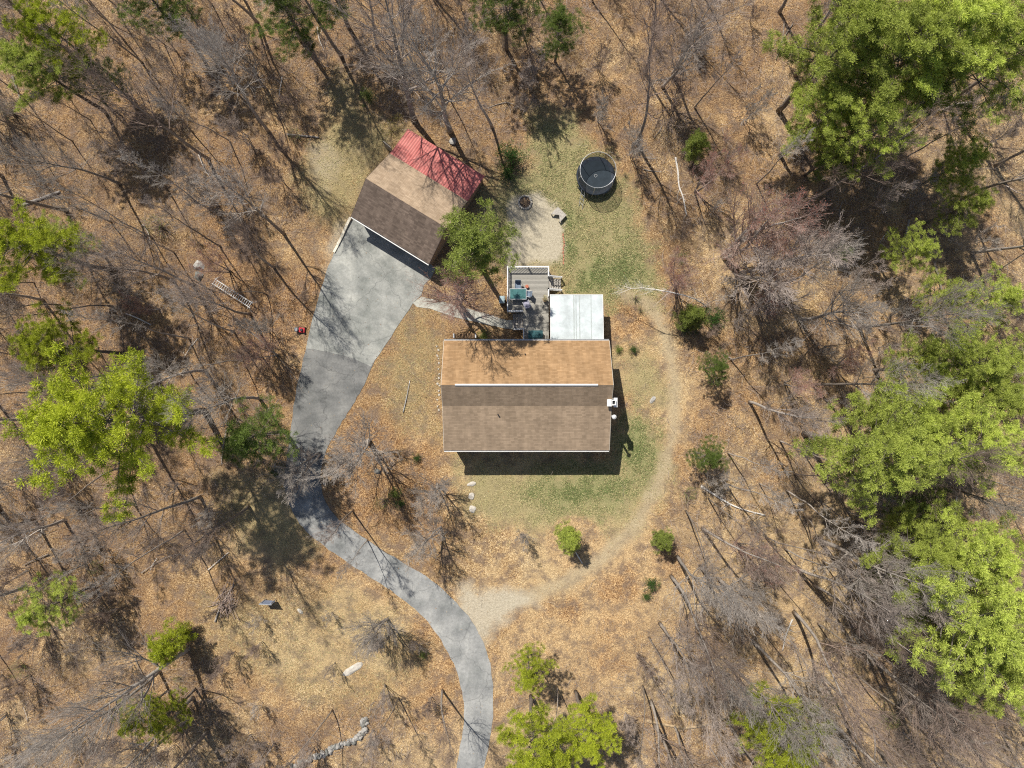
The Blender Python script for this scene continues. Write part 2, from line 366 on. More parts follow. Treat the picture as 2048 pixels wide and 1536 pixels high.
# ------------------------------------------------------------------ paving
def asphalt(name, lo, hi, stain=0.5, specks=True):
    M = NT(name); v = M.coord()
    f = M.noise(0.55, 6, 0.7, v); g = M.noise(28.0, 3, 0.8, v)
    c = M.ramp(f, [(0.32, lo), (0.70, hi)])
    c = M.mix(0.5, c, M.ramp(g, [(0.25, 0.35), (0.75, 1.0)]), 'MULTIPLY')
    c = M.mix(1.0, c, M.ramp(M.noise(0.28, 7, 0.75, v), [(0.36, (0.80, 0.82, 0.80)), (0.5, (1.0, 1.0, 0.985)), (0.66, (1.22, 1.21, 1.16))]), 'MULTIPLY')
    c = M.mix(1.0, c, M.ramp(M.noise(3.5, 6, 0.8, v), [(0.3, 0.80), (0.62, 1.08)]), 'MULTIPLY')
    cr = M.n('ShaderNodeTexVoronoi'); cr.feature = 'DISTANCE_TO_EDGE'; cr.inputs['Scale'].default_value = 0.22
    mp = M.n('ShaderNodeVectorMath'); mp.operation = 'ADD'; M.l(v, mp.inputs[0])
    nn = M.n('ShaderNodeTexNoise'); nn.inputs['Scale'].default_value = 1.2; M.l(v, nn.inputs['Vector']); M.l(nn.outputs['Color'], mp.inputs[1]); M.l(mp.outputs[0], cr.inputs['Vector'])
    c = M.mix(M.ramp(cr.outputs[0], [(0.0, 0.6), (0.010, 0.0)]), c, tuple(x * 0.45 for x in lo))
    if name == 'asphalt_aged':
        sp = M.n('ShaderNodeSeparateXYZ'); M.l(v, sp.inputs[0])
        c = M.mix(1.0, c, M.ramp(M.math('ADD', M.math('MULTIPLY', sp.outputs[1], -0.03), M.math('MULTIPLY', f, .35)), [(0.42, 0.92), (0.68, 1.5)]), 'MULTIPLY')
    M.base(c); M.rough(0.9); M.bump(g, 0.4, 0.01); return M.m
ASPH = asphalt('asphalt_aged', (0.15, 0.152, 0.152), (0.27, 0.268, 0.26))
PADM = asphalt('pad_pale', (0.22, 0.228, 0.215), (0.41, 0.41, 0.385))
CONC = asphalt('concrete_walk', (0.34, 0.33, 0.29), (0.56, 0.55, 0.49))
L_ = [G(*p) for p in crom(DRIVE_L, 5)]; R_ = [G(*p) for p in crom(DRIVE_R, 5)]
mb = MB(); rr = random.Random(4)
jit = lambda p: (p[0] + rr.uniform(-.05, .05), p[1] + rr.uniform(-.05, .05))
L_ = [L_[0]] + [jit(p) for p in L_[1:]]; R_ = [R_[0]] + [jit(p) for p in R_[1:]]
for i in range(len(L_) - 1):
    a, b, c_, d = L_[i], L_[i + 1], R_[i + 1], R_[i]
    mb.add([(a[0], a[1], .02), (b[0], b[1], .02), (c_[0], c_[1], .02), (d[0], d[1], .02),
            (a[0], a[1], -.15), (b[0], b[1], -.15), (c_[0], c_[1], -.15), (d[0], d[1], -.15)],
           [(0, 1, 2, 3), (0, 4, 5, 1), (3, 2, 6, 7)])
tag(mb.build('driveway', ASPH), kind='structure')
def densify(poly, step=14, amp=1.2):
    out = []
    for (ax, ay), (bx, by) in zip(poly, poly[1:] + poly[:1]):
        n = max(1, int(math.hypot(bx - ax, by - ay) / step))
        for k in range(n):
            t = k / n; j = amp if k else 0
            out.append((ax + (bx - ax) * t + rr.uniform(-j, j), ay + (by - ay) * t + rr.uniform(-j, j)))
    return out
tag(MB().prism([G(*p) for p in densify(PAD)][::-1], -.15, .024).build('parking_pad', PADM), kind='structure')
tag(MB().prism([G(*p) for p in densify(WALK, 14, .5)][::-1], -.12, .035).build('walkway', CONC), kind='structure')

# ------------------------------------------------------------------ scattered ground cover: leaves, grass, twigs
rs = np.random.RandomState(11)
def scatter_pts(n, prob, seed):
    r = np.random.RandomState(seed); out = []
    got = 0
    while got < n:
        u = r.uniform(-30, 2080, n * 2); v = r.uniform(-30, 1566, n * 2)
        p = prob(u, v); k = r.rand(len(u)) < p
        out.append(np.stack([u[k], v[k]], -1)); got += k.sum()
    return np.concatenate(out)[:n]
HOUSE_BOXES = [(884, 680, 1222, 902), (1100, 588, 1208, 690), (1012, 530, 1102, 690)]
GARPX = [(702, 442), (862, 541), (880, 470), (968, 368), (816, 268)]
def paved(u, v):
    d = np.minimum(poly_sd(u, v, crom(DRIVE_L, 3) + crom(DRIVE_R, 3)[::-1]), np.minimum(poly_sd(u, v, PAD), poly_sd(u, v, WALK)))
    d = np.minimum(d, poly_sd(u, v, GARPX))
    for a, b, c, e in HOUSE_BOXES: d = np.minimum(d, np.maximum(np.maximum(a - u, u - c), np.maximum(b - v, v - e)))
    return d
def leaf_prob(u, v):
    s, p, o, g, orr, wd = zones(u, v)
    q = (0.28 + 0.72 * wd) * (1 - 0.75 * o) * (1 - 0.85 * s) * (1 - 0.35 * p) * (1 - .5 * g)
    q = np.maximum(q, orr * 0.75 * (1 - s)); q *= np.where(vnoise(u, v, 30, 21) > 0.42, 1.0, 0.45)
    d = paved(u, v)
    return np.where(d < 1.5, np.where(d > -5, 0.10, 0.02), q)
def quads(C, N1, N2, col, name, mat, z):
    n = len(C)
    Vv = np.stack([C - N1 - N2 * .35, C + N1 * .25 - N2, C + N1, C - N1 * .2 + N2], 1)
    f = np.arange(n * 4).reshape(n, 4)
    return np_mesh(name, Vv.reshape(-1, 3), f, [mat], colors={'leaf': np.repeat(col, 4, axis=0)})
def rand_frames(n, flat, r):
    a = r.uniform(0, 2 * np.pi, n); t = r.normal(0, flat, n); t2 = r.normal(0, flat, n)
    n1 = np.stack([np.cos(a) * np.cos(t), np.sin(a) * np.cos(t), np.sin(t)], -1)
    n2 = np.stack([-np.sin(a) * np.cos(t2), np.cos(a) * np.cos(t2), np.sin(t2)], -1)
    return n1, n2
M = NT('dead_leaf'); at = M.n('ShaderNodeAttribute'); at.attribute_name = 'leaf'; M.base(at.outputs['Color']); M.rough(0.7); DEADLEAF = M.m
NL = 210000
uv = scatter_pts(NL, leaf_prob, 5); r = np.random.RandomState(6)
so_ = zones(uv[:, 0], uv[:, 1])
gx = (uv[:, 0] - 1024) * H / FPX; gy = (768 - uv[:, 1]) * H / FPX
amp = np.clip(paved(uv[:, 0], uv[:, 1]) / 60, 0, 1) * (0.25 + 0.75 * so_[5])
gz = ground_z(uv[:, 0], uv[:, 1]) * amp + r.uniform(0.012, 0.07, NL)
pal = np.array([(0.62, 0.47, 0.32), (0.50, 0.33, 0.19), (0.40, 0.24, 0.13), (0.28, 0.155, 0.085), (0.72, 0.60, 0.46), (0.47, 0.25, 0.10), (0.16, 0.09, 0.055), (0.42, 0.30, 0.24)])
pi_ = r.choice(len(pal), NL, p=[.17, .19, .17, .13, .09, .12, .08, .05])
wv = so_[4] > r.rand(NL); pi_[wv] = r.choice([1, 2, 3, 5, 0], wv.sum(), p=[.22, .25, .15, .28, .10])
colr = np.concatenate([pal[pi_] * np.array([[1.06, 1.06, .88]]) * r.uniform(0.6, 1.15, (NL, 1)), np.ones((NL, 1))], -1)
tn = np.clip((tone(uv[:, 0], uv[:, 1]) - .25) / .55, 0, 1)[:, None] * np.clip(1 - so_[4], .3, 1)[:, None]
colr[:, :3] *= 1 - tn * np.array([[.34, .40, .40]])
n1, n2 = rand_frames(NL, 0.45, r); sz = r.uniform(0.018, 0.046, (NL, 1))
me = quads(np.stack([gx, gy, gz], -1), n1 * sz, n2 * sz * .75, colr, 'leaf_litter', DEADLEAF, 0)
tag(link(bpy.data.objects.new('leaf_litter', me)), 'dead brown and tan leaves strewn over the forest floor', 'leaf litter', kind='stuff')
def grass_prob(u, v):
    s, p, o, g, orr, wd = zones(u, v)
    return np.where(paved(u, v) < 2, 0, np.clip(g * 0.9 + o * 0.22, 0, 1) * (1 - p * .7) * (1 - s)) * np.clip((vnoise(u, v, 14, 31) - .1) * 2, 0, 1)
NG = 60000
uv = scatter_pts(NG, grass_prob, 15); r = np.random.RandomState(16)
g_ = zones(uv[:, 0], uv[:, 1])[3]
gx = (uv[:, 0] - 1024) * H / FPX; gy = (768 - uv[:, 1]) * H / FPX
amp = np.clip(paved(uv[:, 0], uv[:, 1]) / 60, 0, 1) * (0.25 + 0.75 * zones(uv[:, 0], uv[:, 1])[5])
n1, n2 = rand_frames(NG, 0.7, r)
k = (g_ > r.rand(NG))[:, None]
gc = np.where(k, np.array([[0.155, 0.19, 0.065]]), np.array([[0.42, 0.37, 0.18]])) * r.uniform(0.6, 1.35, (NG, 1))
me = quads(np.stack([gx, gy, ground_z(uv[:, 0], uv[:, 1]) * amp + r.uniform(.01, .05, NG)], -1), n1 * r.uniform(.05, .11, (NG, 1)), n2 * .02, np.concatenate([gc, np.ones((NG, 1))], -1), 'grass', DEADLEAF, 0)
tag(link(bpy.data.objects.new('grass', me)), 'short green and straw coloured lawn grass', 'grass', kind='stuff')

def seg_tubes(P0, P1, R0, R1, sides=3):
    """arrays of segments -> verts, quads"""
    P0 = np.asarray(P0, float); P1 = np.asarray(P1, float); R0 = np.asarray(R0, float)[:, None, None]; R1 = np.asarray(R1, float)[:, None, None]
    D = P1 - P0; D /= (np.linalg.norm(D, axis=1, keepdims=True) + 1e-9)
    ref = np.where(np.abs(D[:, 2:3]) > 0.9, np.array([[1.0, 0, 0]]), np.array([[0, 0, 1.0]]))
    A = np.cross(D, ref); A /= (np.linalg.norm(A, axis=1, keepdims=True) + 1e-9); B = np.cross(D, A)
    t = np.arange(sides) * 2 * np.pi / sides
    ring = A[:, None, :] * np.cos(t)[None, :, None] + B[:, None, :] * np.sin(t)[None, :, None]
    Vv = np.concatenate([P0[:, None, :] + ring * R0, P1[:, None, :] + ring * R1], 1).reshape(-1, 3)
    n = len(P0); b = (np.arange(n) * 2 * sides)[:, None]
    k = np.arange(sides)[None, :]; k2 = (k + 1) % sides
    Fq = np.stack([b + k, b + k2, b + sides + k2, b + sides + k], -1).reshape(-1, 4)
    return Vv, Fq
def wood_prob(u, v):
    wd = zones(u, v)[5]
    return np.where(paved(u, v) < 8, 0, wd * np.where(vnoise(u, v, 45, 41) > 0.42, 1.0, 0.25) + 0.01)
NS = 16000
uv = scatter_pts(NS, wood_prob, 25); r = np.random.RandomState(26)
gx = (uv[:, 0] - 1024) * H / FPX; gy = (768 - uv[:, 1]) * H / FPX
P0s = []; P1s = []; R0s = []; R1s = []
base = np.stack([gx, gy, np.full(NS, -.02)], -1)
a = r.uniform(0, 2 * np.pi, NS); lean = r.uniform(.15, 1.3, NS); Lh = r.uniform(.4, 1.9, NS)
d0 = np.stack([np.cos(a) * np.sin(lean), np.sin(a) * np.sin(lean), np.cos(lean)], -1)
p = base; dd = d0
for s in range(3):
    q = p + dd * (Lh / 3)[:, None]; P0s.append(p); P1s.append(q); R0s.append(np.full(NS, .015 - .003 * s)); R1s.append(np.full(NS, .012 - .003 * s))
    if s:
        for _ in range(2):
            e = dd + r.normal(0, .6, (NS, 3)); e /= np.linalg.norm(e, axis=1, keepdims=True)
            P0s.append(q); P1s.append(q + e * (Lh * .35)[:, None]); R0s.append(np.full(NS, .006)); R1s.append(np.full(NS, .003))
    p = q; dd = dd + r.normal(0, .25, (NS, 3)); dd /= np.linalg.norm(dd, axis=1, keepdims=True)
Vv, Fq = seg_tubes(np.concatenate(P0s), np.concatenate(P1s), np.concatenate(R0s), np.concatenate(R1s))
me = np_mesh('undergrowth', Vv, Fq, [TWIG_MAUVE])
tag(link(bpy.data.objects.new('undergrowth', me)), 'low leafless brush and twigs on the forest floor', 'undergrowth', kind='stuff')

# ------------------------------------------------------------------ bare trees
def rnd_perp(rg, d):
    a = Vector((rg.gauss(0, 1), rg.gauss(0, 1), rg.gauss(0, 1))); a -= d * a.dot(d)
    return a.normalized()
def bare_tree_meshes(seed, height, crown_from, n1, len1, spread, stems=1, twig=TWIG_MAUVE, brk=BARK_GREY, rad=0.16, buds=0, arch=0.35, dens=1.0):
    rg = random.Random(seed)
    T = MB(); segs = []; budp = []
    def limb(p, d, L, r0, lev, up):
        n = (0, 6, 4, 3, 2)[lev]; step = L / n; pts = [p.copy()]; rads = [r0]
        for i in range(n):
            d = (d + Vector((rg.gauss(0, .075), rg.gauss(0, .075), rg.gauss(0, .06) + up))).normalized()
            q = p + d * step; r1 = max(r0 * (1 - (i + 1) / n * 0.8), 0.0042)
            rr0 = max(r0 * (1 - i / n * 0.8), 0.0062)
            segs.append((p, q, rr0, r1)); p = q; pts.append(q.copy()); rads.append(r1)
            if lev < 4:
                kids = {1: 2.2, 2: 2.0, 3: 1.1}[lev] * dens
                k = int(kids) + (rg.random() < kids - int(kids))
                if lev == 1 and i == 0: k = max(0, k - 1)
                for _ in range(k):
                    ang = rg.uniform(0.28, 0.72); pd = rnd_perp(rg, d)
                    nd = (d * math.cos(ang) + pd * math.sin(ang) + Vector((0, 0, .10))).normalized()
                    f = 1 - (i + 0.3) / n * 0.55
                    limb(p - d * step * rg.random() * .8, nd, L * f * rg.uniform(.42, .72), r1 * .70, lev + 1, up * .8)
            elif buds and rg.random() < buds: budp.append(p)
    for s in range(stems):
        az = rg.uniform(0, 6.28); ln = 0.0 if stems == 1 else rg.uniform(.10, .30)
        d = Vector((math.cos(az) * ln, math.sin(az) * ln, 1)).normalized(); p = Vector((math.cos(az) * .12, math.sin(az) * .12, -.15)) if stems > 1 else Vector((0, 0, -.15))
        N = 14; pts = [p.copy()]; rads = [rad * 1.25]; Ht = height * (1 if s == 0 else rg.uniform(.75, 1))
        for i in range(N):
            d = (d + Vector((rg.gauss(0, .045), rg.gauss(0, .045), .05))).normalized()
            p = p + d * (Ht + .15) / N; pts.append(p.copy()); rads.append(max(rad * (1 - (i + 1) / N * .93), .012))
        T.tube(pts, rads, 7)
        m = max(4, int(n1 / stems))
        for k in range(m):
            t = crown_from + (1 - crown_from) * ((k + rg.random()) / m) ** .9
            x = t * N; i = min(int(x), N - 1); pp = pts[i].lerp(pts[i + 1], x - i)
            az2 = k * 2.4 + rg.uniform(-.5, .5)
            tt = (t - crown_from) / (1 - crown_from)
            el = spread * (1 - .35 * tt) * rg.uniform(.8, 1.15)
            nd = Vector((math.cos(az2) * math.sin(el), math.sin(az2) * math.sin(el), math.cos(el)))
            LL = len1 * (1 - .62 * tt) * rg.uniform(.65, 1.15)
            limb(pp, nd, LL, max(rads[i] * .5, .02), 1, arch * .35)
    P0 = np.array([tuple(s[0]) for s in segs]); P1 = np.array([tuple(s[1]) for s in segs])
    Vv, Fq = seg_tubes(P0, P1, [s[2] for s in segs], [s[3] for s in segs])
    mats = [twig]; fm = np.zeros(len(Fq), int); cols = None
    if budp:
        r = np.random.RandomState(seed); C = np.array([tuple(b) for b in budp]); C = np.repeat(C, 2, axis=0) + r.normal(0, .05, (len(C) * 2, 3))
        a1, a2 = rand_frames(len(C), .8, r); s_ = r.uniform(.012, .026, (len(C), 1))
        bq = np.stack([C - a1 * s_, C + a2 * s_, C + a1 * s_, C - a2 * s_], 1).reshape(-1, 3)
        bf = np.arange(len(bq)).reshape(-1, 4) + len(Vv)
        cols = np.concatenate([np.ones((len(Vv), 4)) * .5, np.repeat(np.concatenate([r.rand(len(C), 1)] * 3 + [np.ones((len(C), 1))], -1), 4, axis=0)])
        Vv = np.concatenate([Vv, bq]); Fq = np.concatenate([Fq, bf]); fm = np.concatenate([fm, np.ones(len(bf), int)]); mats = [twig, BUD_RED]
    crown = np_mesh('crown', Vv, Fq, mats, fm, {'leaf': cols} if cols is not None else None)
    tm = bpy.data.meshes.new('trunk'); tm.from_pydata(T.v, [], T.f); tm.materials.append(brk)
    tm.polygons.foreach_set('use_smooth', [True] * len(T.f)); tm.update()
    return tm, crown, height
TALL = [bare_tree_meshes(100 + i, 17 + i % 3, .36, 20, 6.2, R(38), twig=[TWIG_MAUVE, TWIG_GREY, TWIG_BROWN][i % 3], brk=[BARK_GREY, BARK_DARK][i % 2], rad=.17, dens=.74) for i in range(7)]
BIG = [bare_tree_meshes(200 + i, 19, .25, 22, 7.8, R(52), twig=TWIG_GREY, rad=.26, dens=.82) for i in range(2)]
SPREAD = [bare_tree_meshes(300 + i, 8.5, .18, 26, 4.0, R(50), stems=2, twig=TWIG_GREY, rad=.12, arch=.25, dens=.88) for i in range(3)]
SAPL = [bare_tree_meshes(400 + i, 4.6 + i * .7, .12, 22, 2.3, R(42), stems=3 + i % 2, twig=[TWIG_MAUVE, TWIG_BROWN, TWIG_GREY][i % 3], rad=.035, dens=.78) for i in range(4)]
REDBIG = [bare_tree_meshes(520, 13, .14, 34, 5.4, R(52), stems=3, twig=TWIG_RED, rad=.19, buds=.22, dens=.80)]
REDS = [bare_tree_meshes(500 + i, 12, .15, 26, 5.0, R(42), stems=3, twig=TWIG_RED, rad=.13, buds=.30, dens=.85) for i in range(2)]
POLE = [bare_tree_meshes(600 + i, 13 + i, .45, 13, 2.9, R(36), twig=[TWIG_MAUVE, TWIG_GREY][i % 2], brk=[BARK_DARK, BARK_GREY][i % 2], rad=.085, dens=.72) for i in range(4)]

ALLTREES = []      # (root, x, y, descriptor)
def place(kindset, vi, x, y, scale, rz, name, desc, label=None, group='bare trees of the woods', lean=(0, 0), mat=None):
    tm, cm, hh = kindset[vi % len(kindset)]
    t = thing(name, label, 'tree', (x, y, 0), rz, group)
    t.scale = (scale,) * 3; t.rotation_euler = (lean[0], lean[1], rz)
    for nm, me in (('trunk', tm), ('crown', cm)):
        o = bpy.data.objects.new(nm, me); link(o, t)
        if mat is not None and nm == 'crown':
            o.material_slots[-1].link = 'OBJECT'; o.material_slots[-1].material = mat
    ALLTREES.append([t, x, y, desc, label])
    return t

# ------------------------------------------------------------------ evergreens
def clump_quads(C, Rr, val, per, r, flat=.55, size=(.10, .20)):
    n = len(C); C2 = np.repeat(C, per, axis=0); R2 = np.repeat(Rr, per)[:, None]; v2 = np.repeat(val, per)
    d = r.normal(0, 1, (n * per, 3)); d /= np.linalg.norm(d, axis=1, keepdims=True); d[:, 2] = np.abs(d[:, 2]) * .9 - .25
    rad = r.rand(n * per, 1) ** .5
    rad = np.where(r.rand(n * per, 1) < .5, rad * .45, rad); P = C2 + d * rad * R2 * np.array([1, 1, flat * .8])
    o = d + r.normal(0, .28, d.shape); o[:, 2] += .25; o /= np.linalg.norm(o, axis=1, keepdims=True)
    s = np.cross(o, r.normal(0, 1, o.shape)); s /= np.linalg.norm(s, axis=1, keepdims=True)
    L = r.uniform(size[0], size[1], (n * per, 1)); W = L * .12
    Q = np.stack([P - s * W, P + s * W, P + o * L + s * W * .5, P + o * L - s * W * .5], 1).reshape(-1, 3)
    val2 = np.clip(v2 + .10 + .38 * (d[:, 2] * rad[:, 0]) + .22 * (rad[:, 0] - .6) + r.normal(0, .13, n * per), 0, 1)  # new growth tips plus painted-in shade: paler upward and outward, darker deep inside
    col = np.repeat(np.stack([val2, val2, val2, np.ones_like(val2)], -1), 4, axis=0)
    return Q, col
def pine_meshes(seed, height, low, width, per=20, whorl=.95, csize=.42, top_flat=.55, wob=.45, qsize=(.12, .24)):
    rg = random.Random(seed); r = np.random.RandomState(seed)
    T = MB(); pts = [Vector((0, 0, -.2))]; rads = [height * .0135 + .03]; p = pts[0]
    for i in range(12):
        p = p + Vector((rg.gauss(0, .06), rg.gauss(0, .06), (height + .2) / 12)); pts.append(p.copy()); rads.append(max(.025, rads[0] * (1 - (i + 1) / 12.5)))
    T.tube(pts, rads, 8)
    segs = []; C = []; Rr = []; val = []
    z = low; 
    while z < height - .3:
        t = (z - low) / (height - low)
        prof = width * (max(0.0, 1 - t ** (1 / top_flat)) ** .75) * (0.55 + .45 * min(1, t / .22))
        nb = rg.choice((4, 5, 6)); a0 = rg.uniform(0, 6.28)
        x = z / height * 12; i = min(int(x), 11); bp = pts[i].lerp(pts[i + 1], x - i)
        for b in range(nb):
            az = a0 + b * 6.283 / nb + rg.gauss(0, .2)
            L = max(.5, prof * (1 + rg.uniform(-wob, wob * .55))); n = max(2, int(L / .8))
            d = Vector((math.cos(az), math.sin(az), rg.uniform(.0, .35) + .35 * t)).normalized(); q = bp.copy(); r0 = .02 + L * .008
            bv = rg.uniform(-.12, .12) + .12
            for k in range(n):
                d = (d + Vector((rg.gauss(0, .1), rg.gauss(0, .1), .05))).normalized(); q2 = q + d * L / n
                segs.append((q, q2, r0 * (1 - k / n * .8), r0 * (1 - (k + 1) / n * .8)))
                if (k + 1) / n > .35:
                    side = Vector((-d.y, d.x, 0)); f = (k + 1) / n
                    for sgn in (-1, 1):
                        for m in range(3):
                            if rg.random() < .80:
                                sl = rg.uniform(.25, .95) * (1.15 - .5 * f) * min(1, L / 3)
                                e = q2 - d * rg.random() * .5 + side * sgn * sl + d * sl * .6 + Vector((0, 0, rg.uniform(-.05, .2)))
                                segs.append((q2 - d * .3, e, .012, .006))
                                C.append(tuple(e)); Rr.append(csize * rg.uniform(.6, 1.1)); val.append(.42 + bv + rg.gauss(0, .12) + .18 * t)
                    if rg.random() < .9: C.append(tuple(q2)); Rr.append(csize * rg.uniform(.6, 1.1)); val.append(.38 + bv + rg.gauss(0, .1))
                q = q2
        z += whorl * rg.uniform(.8, 1.2) * (1 - .35 * t)
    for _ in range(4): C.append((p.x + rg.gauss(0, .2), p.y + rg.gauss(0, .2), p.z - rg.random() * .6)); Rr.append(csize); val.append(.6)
    P0 = np.array([tuple(s[0]) for s in segs]); P1 = np.array([tuple(s[1]) for s in segs])
    Vv, Fq = seg_tubes(P0, P1, [s[2] for s in segs], [s[3] for s in segs])
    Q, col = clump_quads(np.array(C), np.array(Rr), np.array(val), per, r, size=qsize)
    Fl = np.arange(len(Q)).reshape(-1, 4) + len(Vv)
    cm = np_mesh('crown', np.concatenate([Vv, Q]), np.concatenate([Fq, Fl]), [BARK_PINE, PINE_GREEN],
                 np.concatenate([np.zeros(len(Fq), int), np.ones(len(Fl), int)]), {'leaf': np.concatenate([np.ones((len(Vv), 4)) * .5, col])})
    tm = bpy.data.meshes.new('trunk'); tm.from_pydata(T.v, [], T.f); tm.materials.append(BARK_PINE)
    tm.polygons.foreach_set('use_smooth', [True] * len(T.f)); tm.update()
    return tm, cm, height
PINES = [pine_meshes(700 + i, 20, 9.0, 5.9, per=84, csize=.42, wob=.55, whorl=1.0, qsize=(.10, .17)) for i in range(4)]
PINEM = [pine_meshes(720 + i, 14, 5.0, 3.7, per=64, csize=.34, wob=.55, whorl=.95, qsize=(.08, .15)) for i in range(2)]
FIRS = [pine_meshes(740 + i, 6, .8, 1.7, per=36, whorl=.5, csize=.26, qsize=(.08, .16)) for i in range(2)]
LOOSE = [pine_meshes(760, 16, 8.0, 3.5, per=46, csize=.36, wob=.55, whorl=.9, qsize=(.10, .2))]
PK = {'Y': PINE_YELLOW, 'G': PINE_GREEN, 'D': PINE_DARK, 'M': foliage('needles_deep_green', (0.03, 0.06, 0.016), (0.34, 0.40, 0.085))}

# crown centre in the photo (u, v), crown mid-height, mesh set, index, scale, colour, label
EVERG = [
 (226, 838, 15, PINES, 0, 1.10, 'Y', 'largest yellow green pine, its wide lobed crown left of the driveway'),
 (28, 690, 14, PINES, 1, .62, 'Y', 'bright yellow green pine crown at the left edge above the largest pine'),
 (-15, 475, 15, PINES, 2, .74, 'Y', 'yellow green pine at the left edge level with the white ladder rack'),
 (98, 478, 8, PINEM, 1, .72, 'G', 'pale thin pine crown just right of the upper left edge pine'),
 (10, -10, 15, PINES, 3, .62, 'Y', 'bright pine filling the upper left corner of the woods'),
 (10, 90, 13, PINES, 1, .62, 'G', 'mid green pine below the corner pine in the upper left'),
 (150, 110, 9, PINEM, 0, .55, 'D', 'dim shaded pine beside the upper left corner pine'),
 (560, 0, 10, PINEM, 1, .85, 'D', 'dark evergreen at the top edge left of the big bare trees'),
 (1122, 35, 8, PINEM, 0, .62, 'D', 'narrow dark green evergreen at the top edge above the trampoline'),
 (1715, 60, 15, PINES, 0, .88, 'G', 'pine at the left end of the upper right pine stand, top edge'),
 (1825, 90, 16, PINES, 1, .95, 'G', 'broad pine in the heart of the upper right pine stand'),
 (1690, 200, 13, PINES, 2, .62, 'G', 'small crowned pine jutting left from the upper right pine stand'),
 (1795, 230, 14, PINES, 3, .70, 'G', 'pine on the lower fringe of the upper right stand above the fat trunk'),
 (1900, 40, 16, PINES, 2, .95, 'G', 'tall pine at the top edge within the upper right stand'),
 (1990, 110, 15, PINES, 3, .95, 'G', 'pine at the right edge within the upper right stand'),
 (1680, 300, 7, PINEM, 1, .70, 'D', 'shaded low pine hanging below the upper right stand'),
 (1860, 190, 10, PINEM, 0, .85, 'D', 'shaded understory pine in the middle of the upper right stand'),
 (2045, 270, 14, PINES, 1, .45, 'G', 'pine crown cut by the right edge below the upper right stand'),
 (2035, 375, 12, PINEM, 0, .62, 'G', 'lone small pine at the right edge below the pine stand'),
 (1882, 480, 10, PINEM, 1, .62, 'G', 'isolated bright pine right of the grey spreading bare tree'),
 (1932, 575, 9, PINEM, 0, .62, 'G', 'small bright pine below the isolated bright pine'),
 (2030, 590, 10, PINEM, 1, .75, 'G', 'olive green pine at the right edge beside the small bright pines'),
 (1862, 735, 9, PINEM, 1, .78, 'G', 'loose pine at the upper left of the middle right pine group'),
 (1975, 720, 13, PINES, 2, .72, 'G', 'pine at the upper right of the middle right pine group'),
 (2030, 800, 14, PINES, 0, .70, 'G', 'pine at the right edge in the middle right pine group'),
 (1765, 895, 14, PINES, 1, .92, 'G', 'pine farthest left in the middle right group, grey trunk showing'),
 (1868, 850, 14, PINES, 3, .70, 'G', 'pine in the centre of the middle right pine group'),
 (1975, 900, 15, PINES, 2, .80, 'G', 'pine at the lower right of the middle right pine group'),
 (1850, 1010, 8, PINEM, 0, .72, 'D', 'shaded low pine beneath the middle right pine group'),
 (1900, 1120, 14, PINES, 0, .70, 'G', 'uppermost pine of the lower right pine mass'),
 (1930, 1240, 15, PINES, 3, 1.0, 'G', 'largest pine of the lower right pine mass'),
 (2010, 1130, 15, PINES, 1, .80, 'G', 'pine at the right edge atop the lower right pine mass'),
 (2020, 1330, 15, PINES, 2, .85, 'G', 'lowest pine of the lower right pine mass at the right edge'),
 (1785, 1165, 6, PINEM, 1, .58, 'D', 'small dark pine left of the lower right pine mass'),
 (1420, 915, 5, PINEM, 0, .48, 'D', 'small dark evergreen just right of the worn path, level with the house front'),
 (1060, 1378, 9, PINEM, 1, .58, 'Y', 'narrow fresh green evergreen above the bottom yellow green pines'),
 (1072, 1560, 14, PINES, 0, .68, 'Y', 'left one of the two merged yellow green pines at the bottom edge'),
 (1185, 1548, 14, PINES, 2, .55, 'Y', 'right one of the two merged yellow green pines at the bottom edge'),
 (1615, 1540, 15.5, PINES, 3, .74, 'Y', 'yellow green pine at the bottom edge right of the brown log'),
 (185, 1515, 12, PINEM, 0, .55, 'Y', 'leftmost of the small pines along the bottom left edge'),
 (265, 1500, 11, PINEM, 1, .58, 'Y', 'rightmost of the small pines along the bottom left edge'),
 (332, 1293, 4, FIRS, 0, 1.05, 'Y', 'round yellow green fir at the edge of the lower left clearing'),
 (20, 1250, 11, PINEM, 1, .70, 'G', 'dim green pine at the left edge of the lower left woods'),
 (1137, 1080, 3.2, FIRS, 1, .80, 'G', 'small green fir in the round leaf bed below the front lawn'),
 (520, 872, 6.5, PINEM, 0, .86, 'D', 'dark evergreen beside the driveway bend with a bright top'),
 (955, 490, 12.5, LOOSE, 0, 1.0, 'M', 'loose dark pine between the garage and the deck'),
 (1400, 282, 3.5, FIRS, 0, .75, 'M', 'grey green fir among leaf litter right of the trampoline'),
 (1385, 635, 3, FIRS, 1, .8, 'M', 'dark evergreen beneath the bent white birch'),
 (1440, 735, 5, PINEM, 0, .42, 'D', 'thin olive pine to the right of the worn path bend'),
 (1330, 1085, 3.0, FIRS, 0, .66, 'M', 'grey green fir below the fallen white limb'),
 (640, -70, 10, PINEM, 0, .95, 'D', 'dark evergreen just past the top edge above the grassy strip'),
 (250, -60, 12, PINEM, 1, .9, 'D', 'dark evergreen past the top edge right of the corner pine'),
 (1010, -50, 12, PINEM, 1, .9, 'D', 'dark evergreen past the top edge above the pale big bare tree'),
 (1700, 500, 3, FIRS, 1, .5, 'D', 'tiny evergreen under the grey spreading bare tree'),
]
k = 0
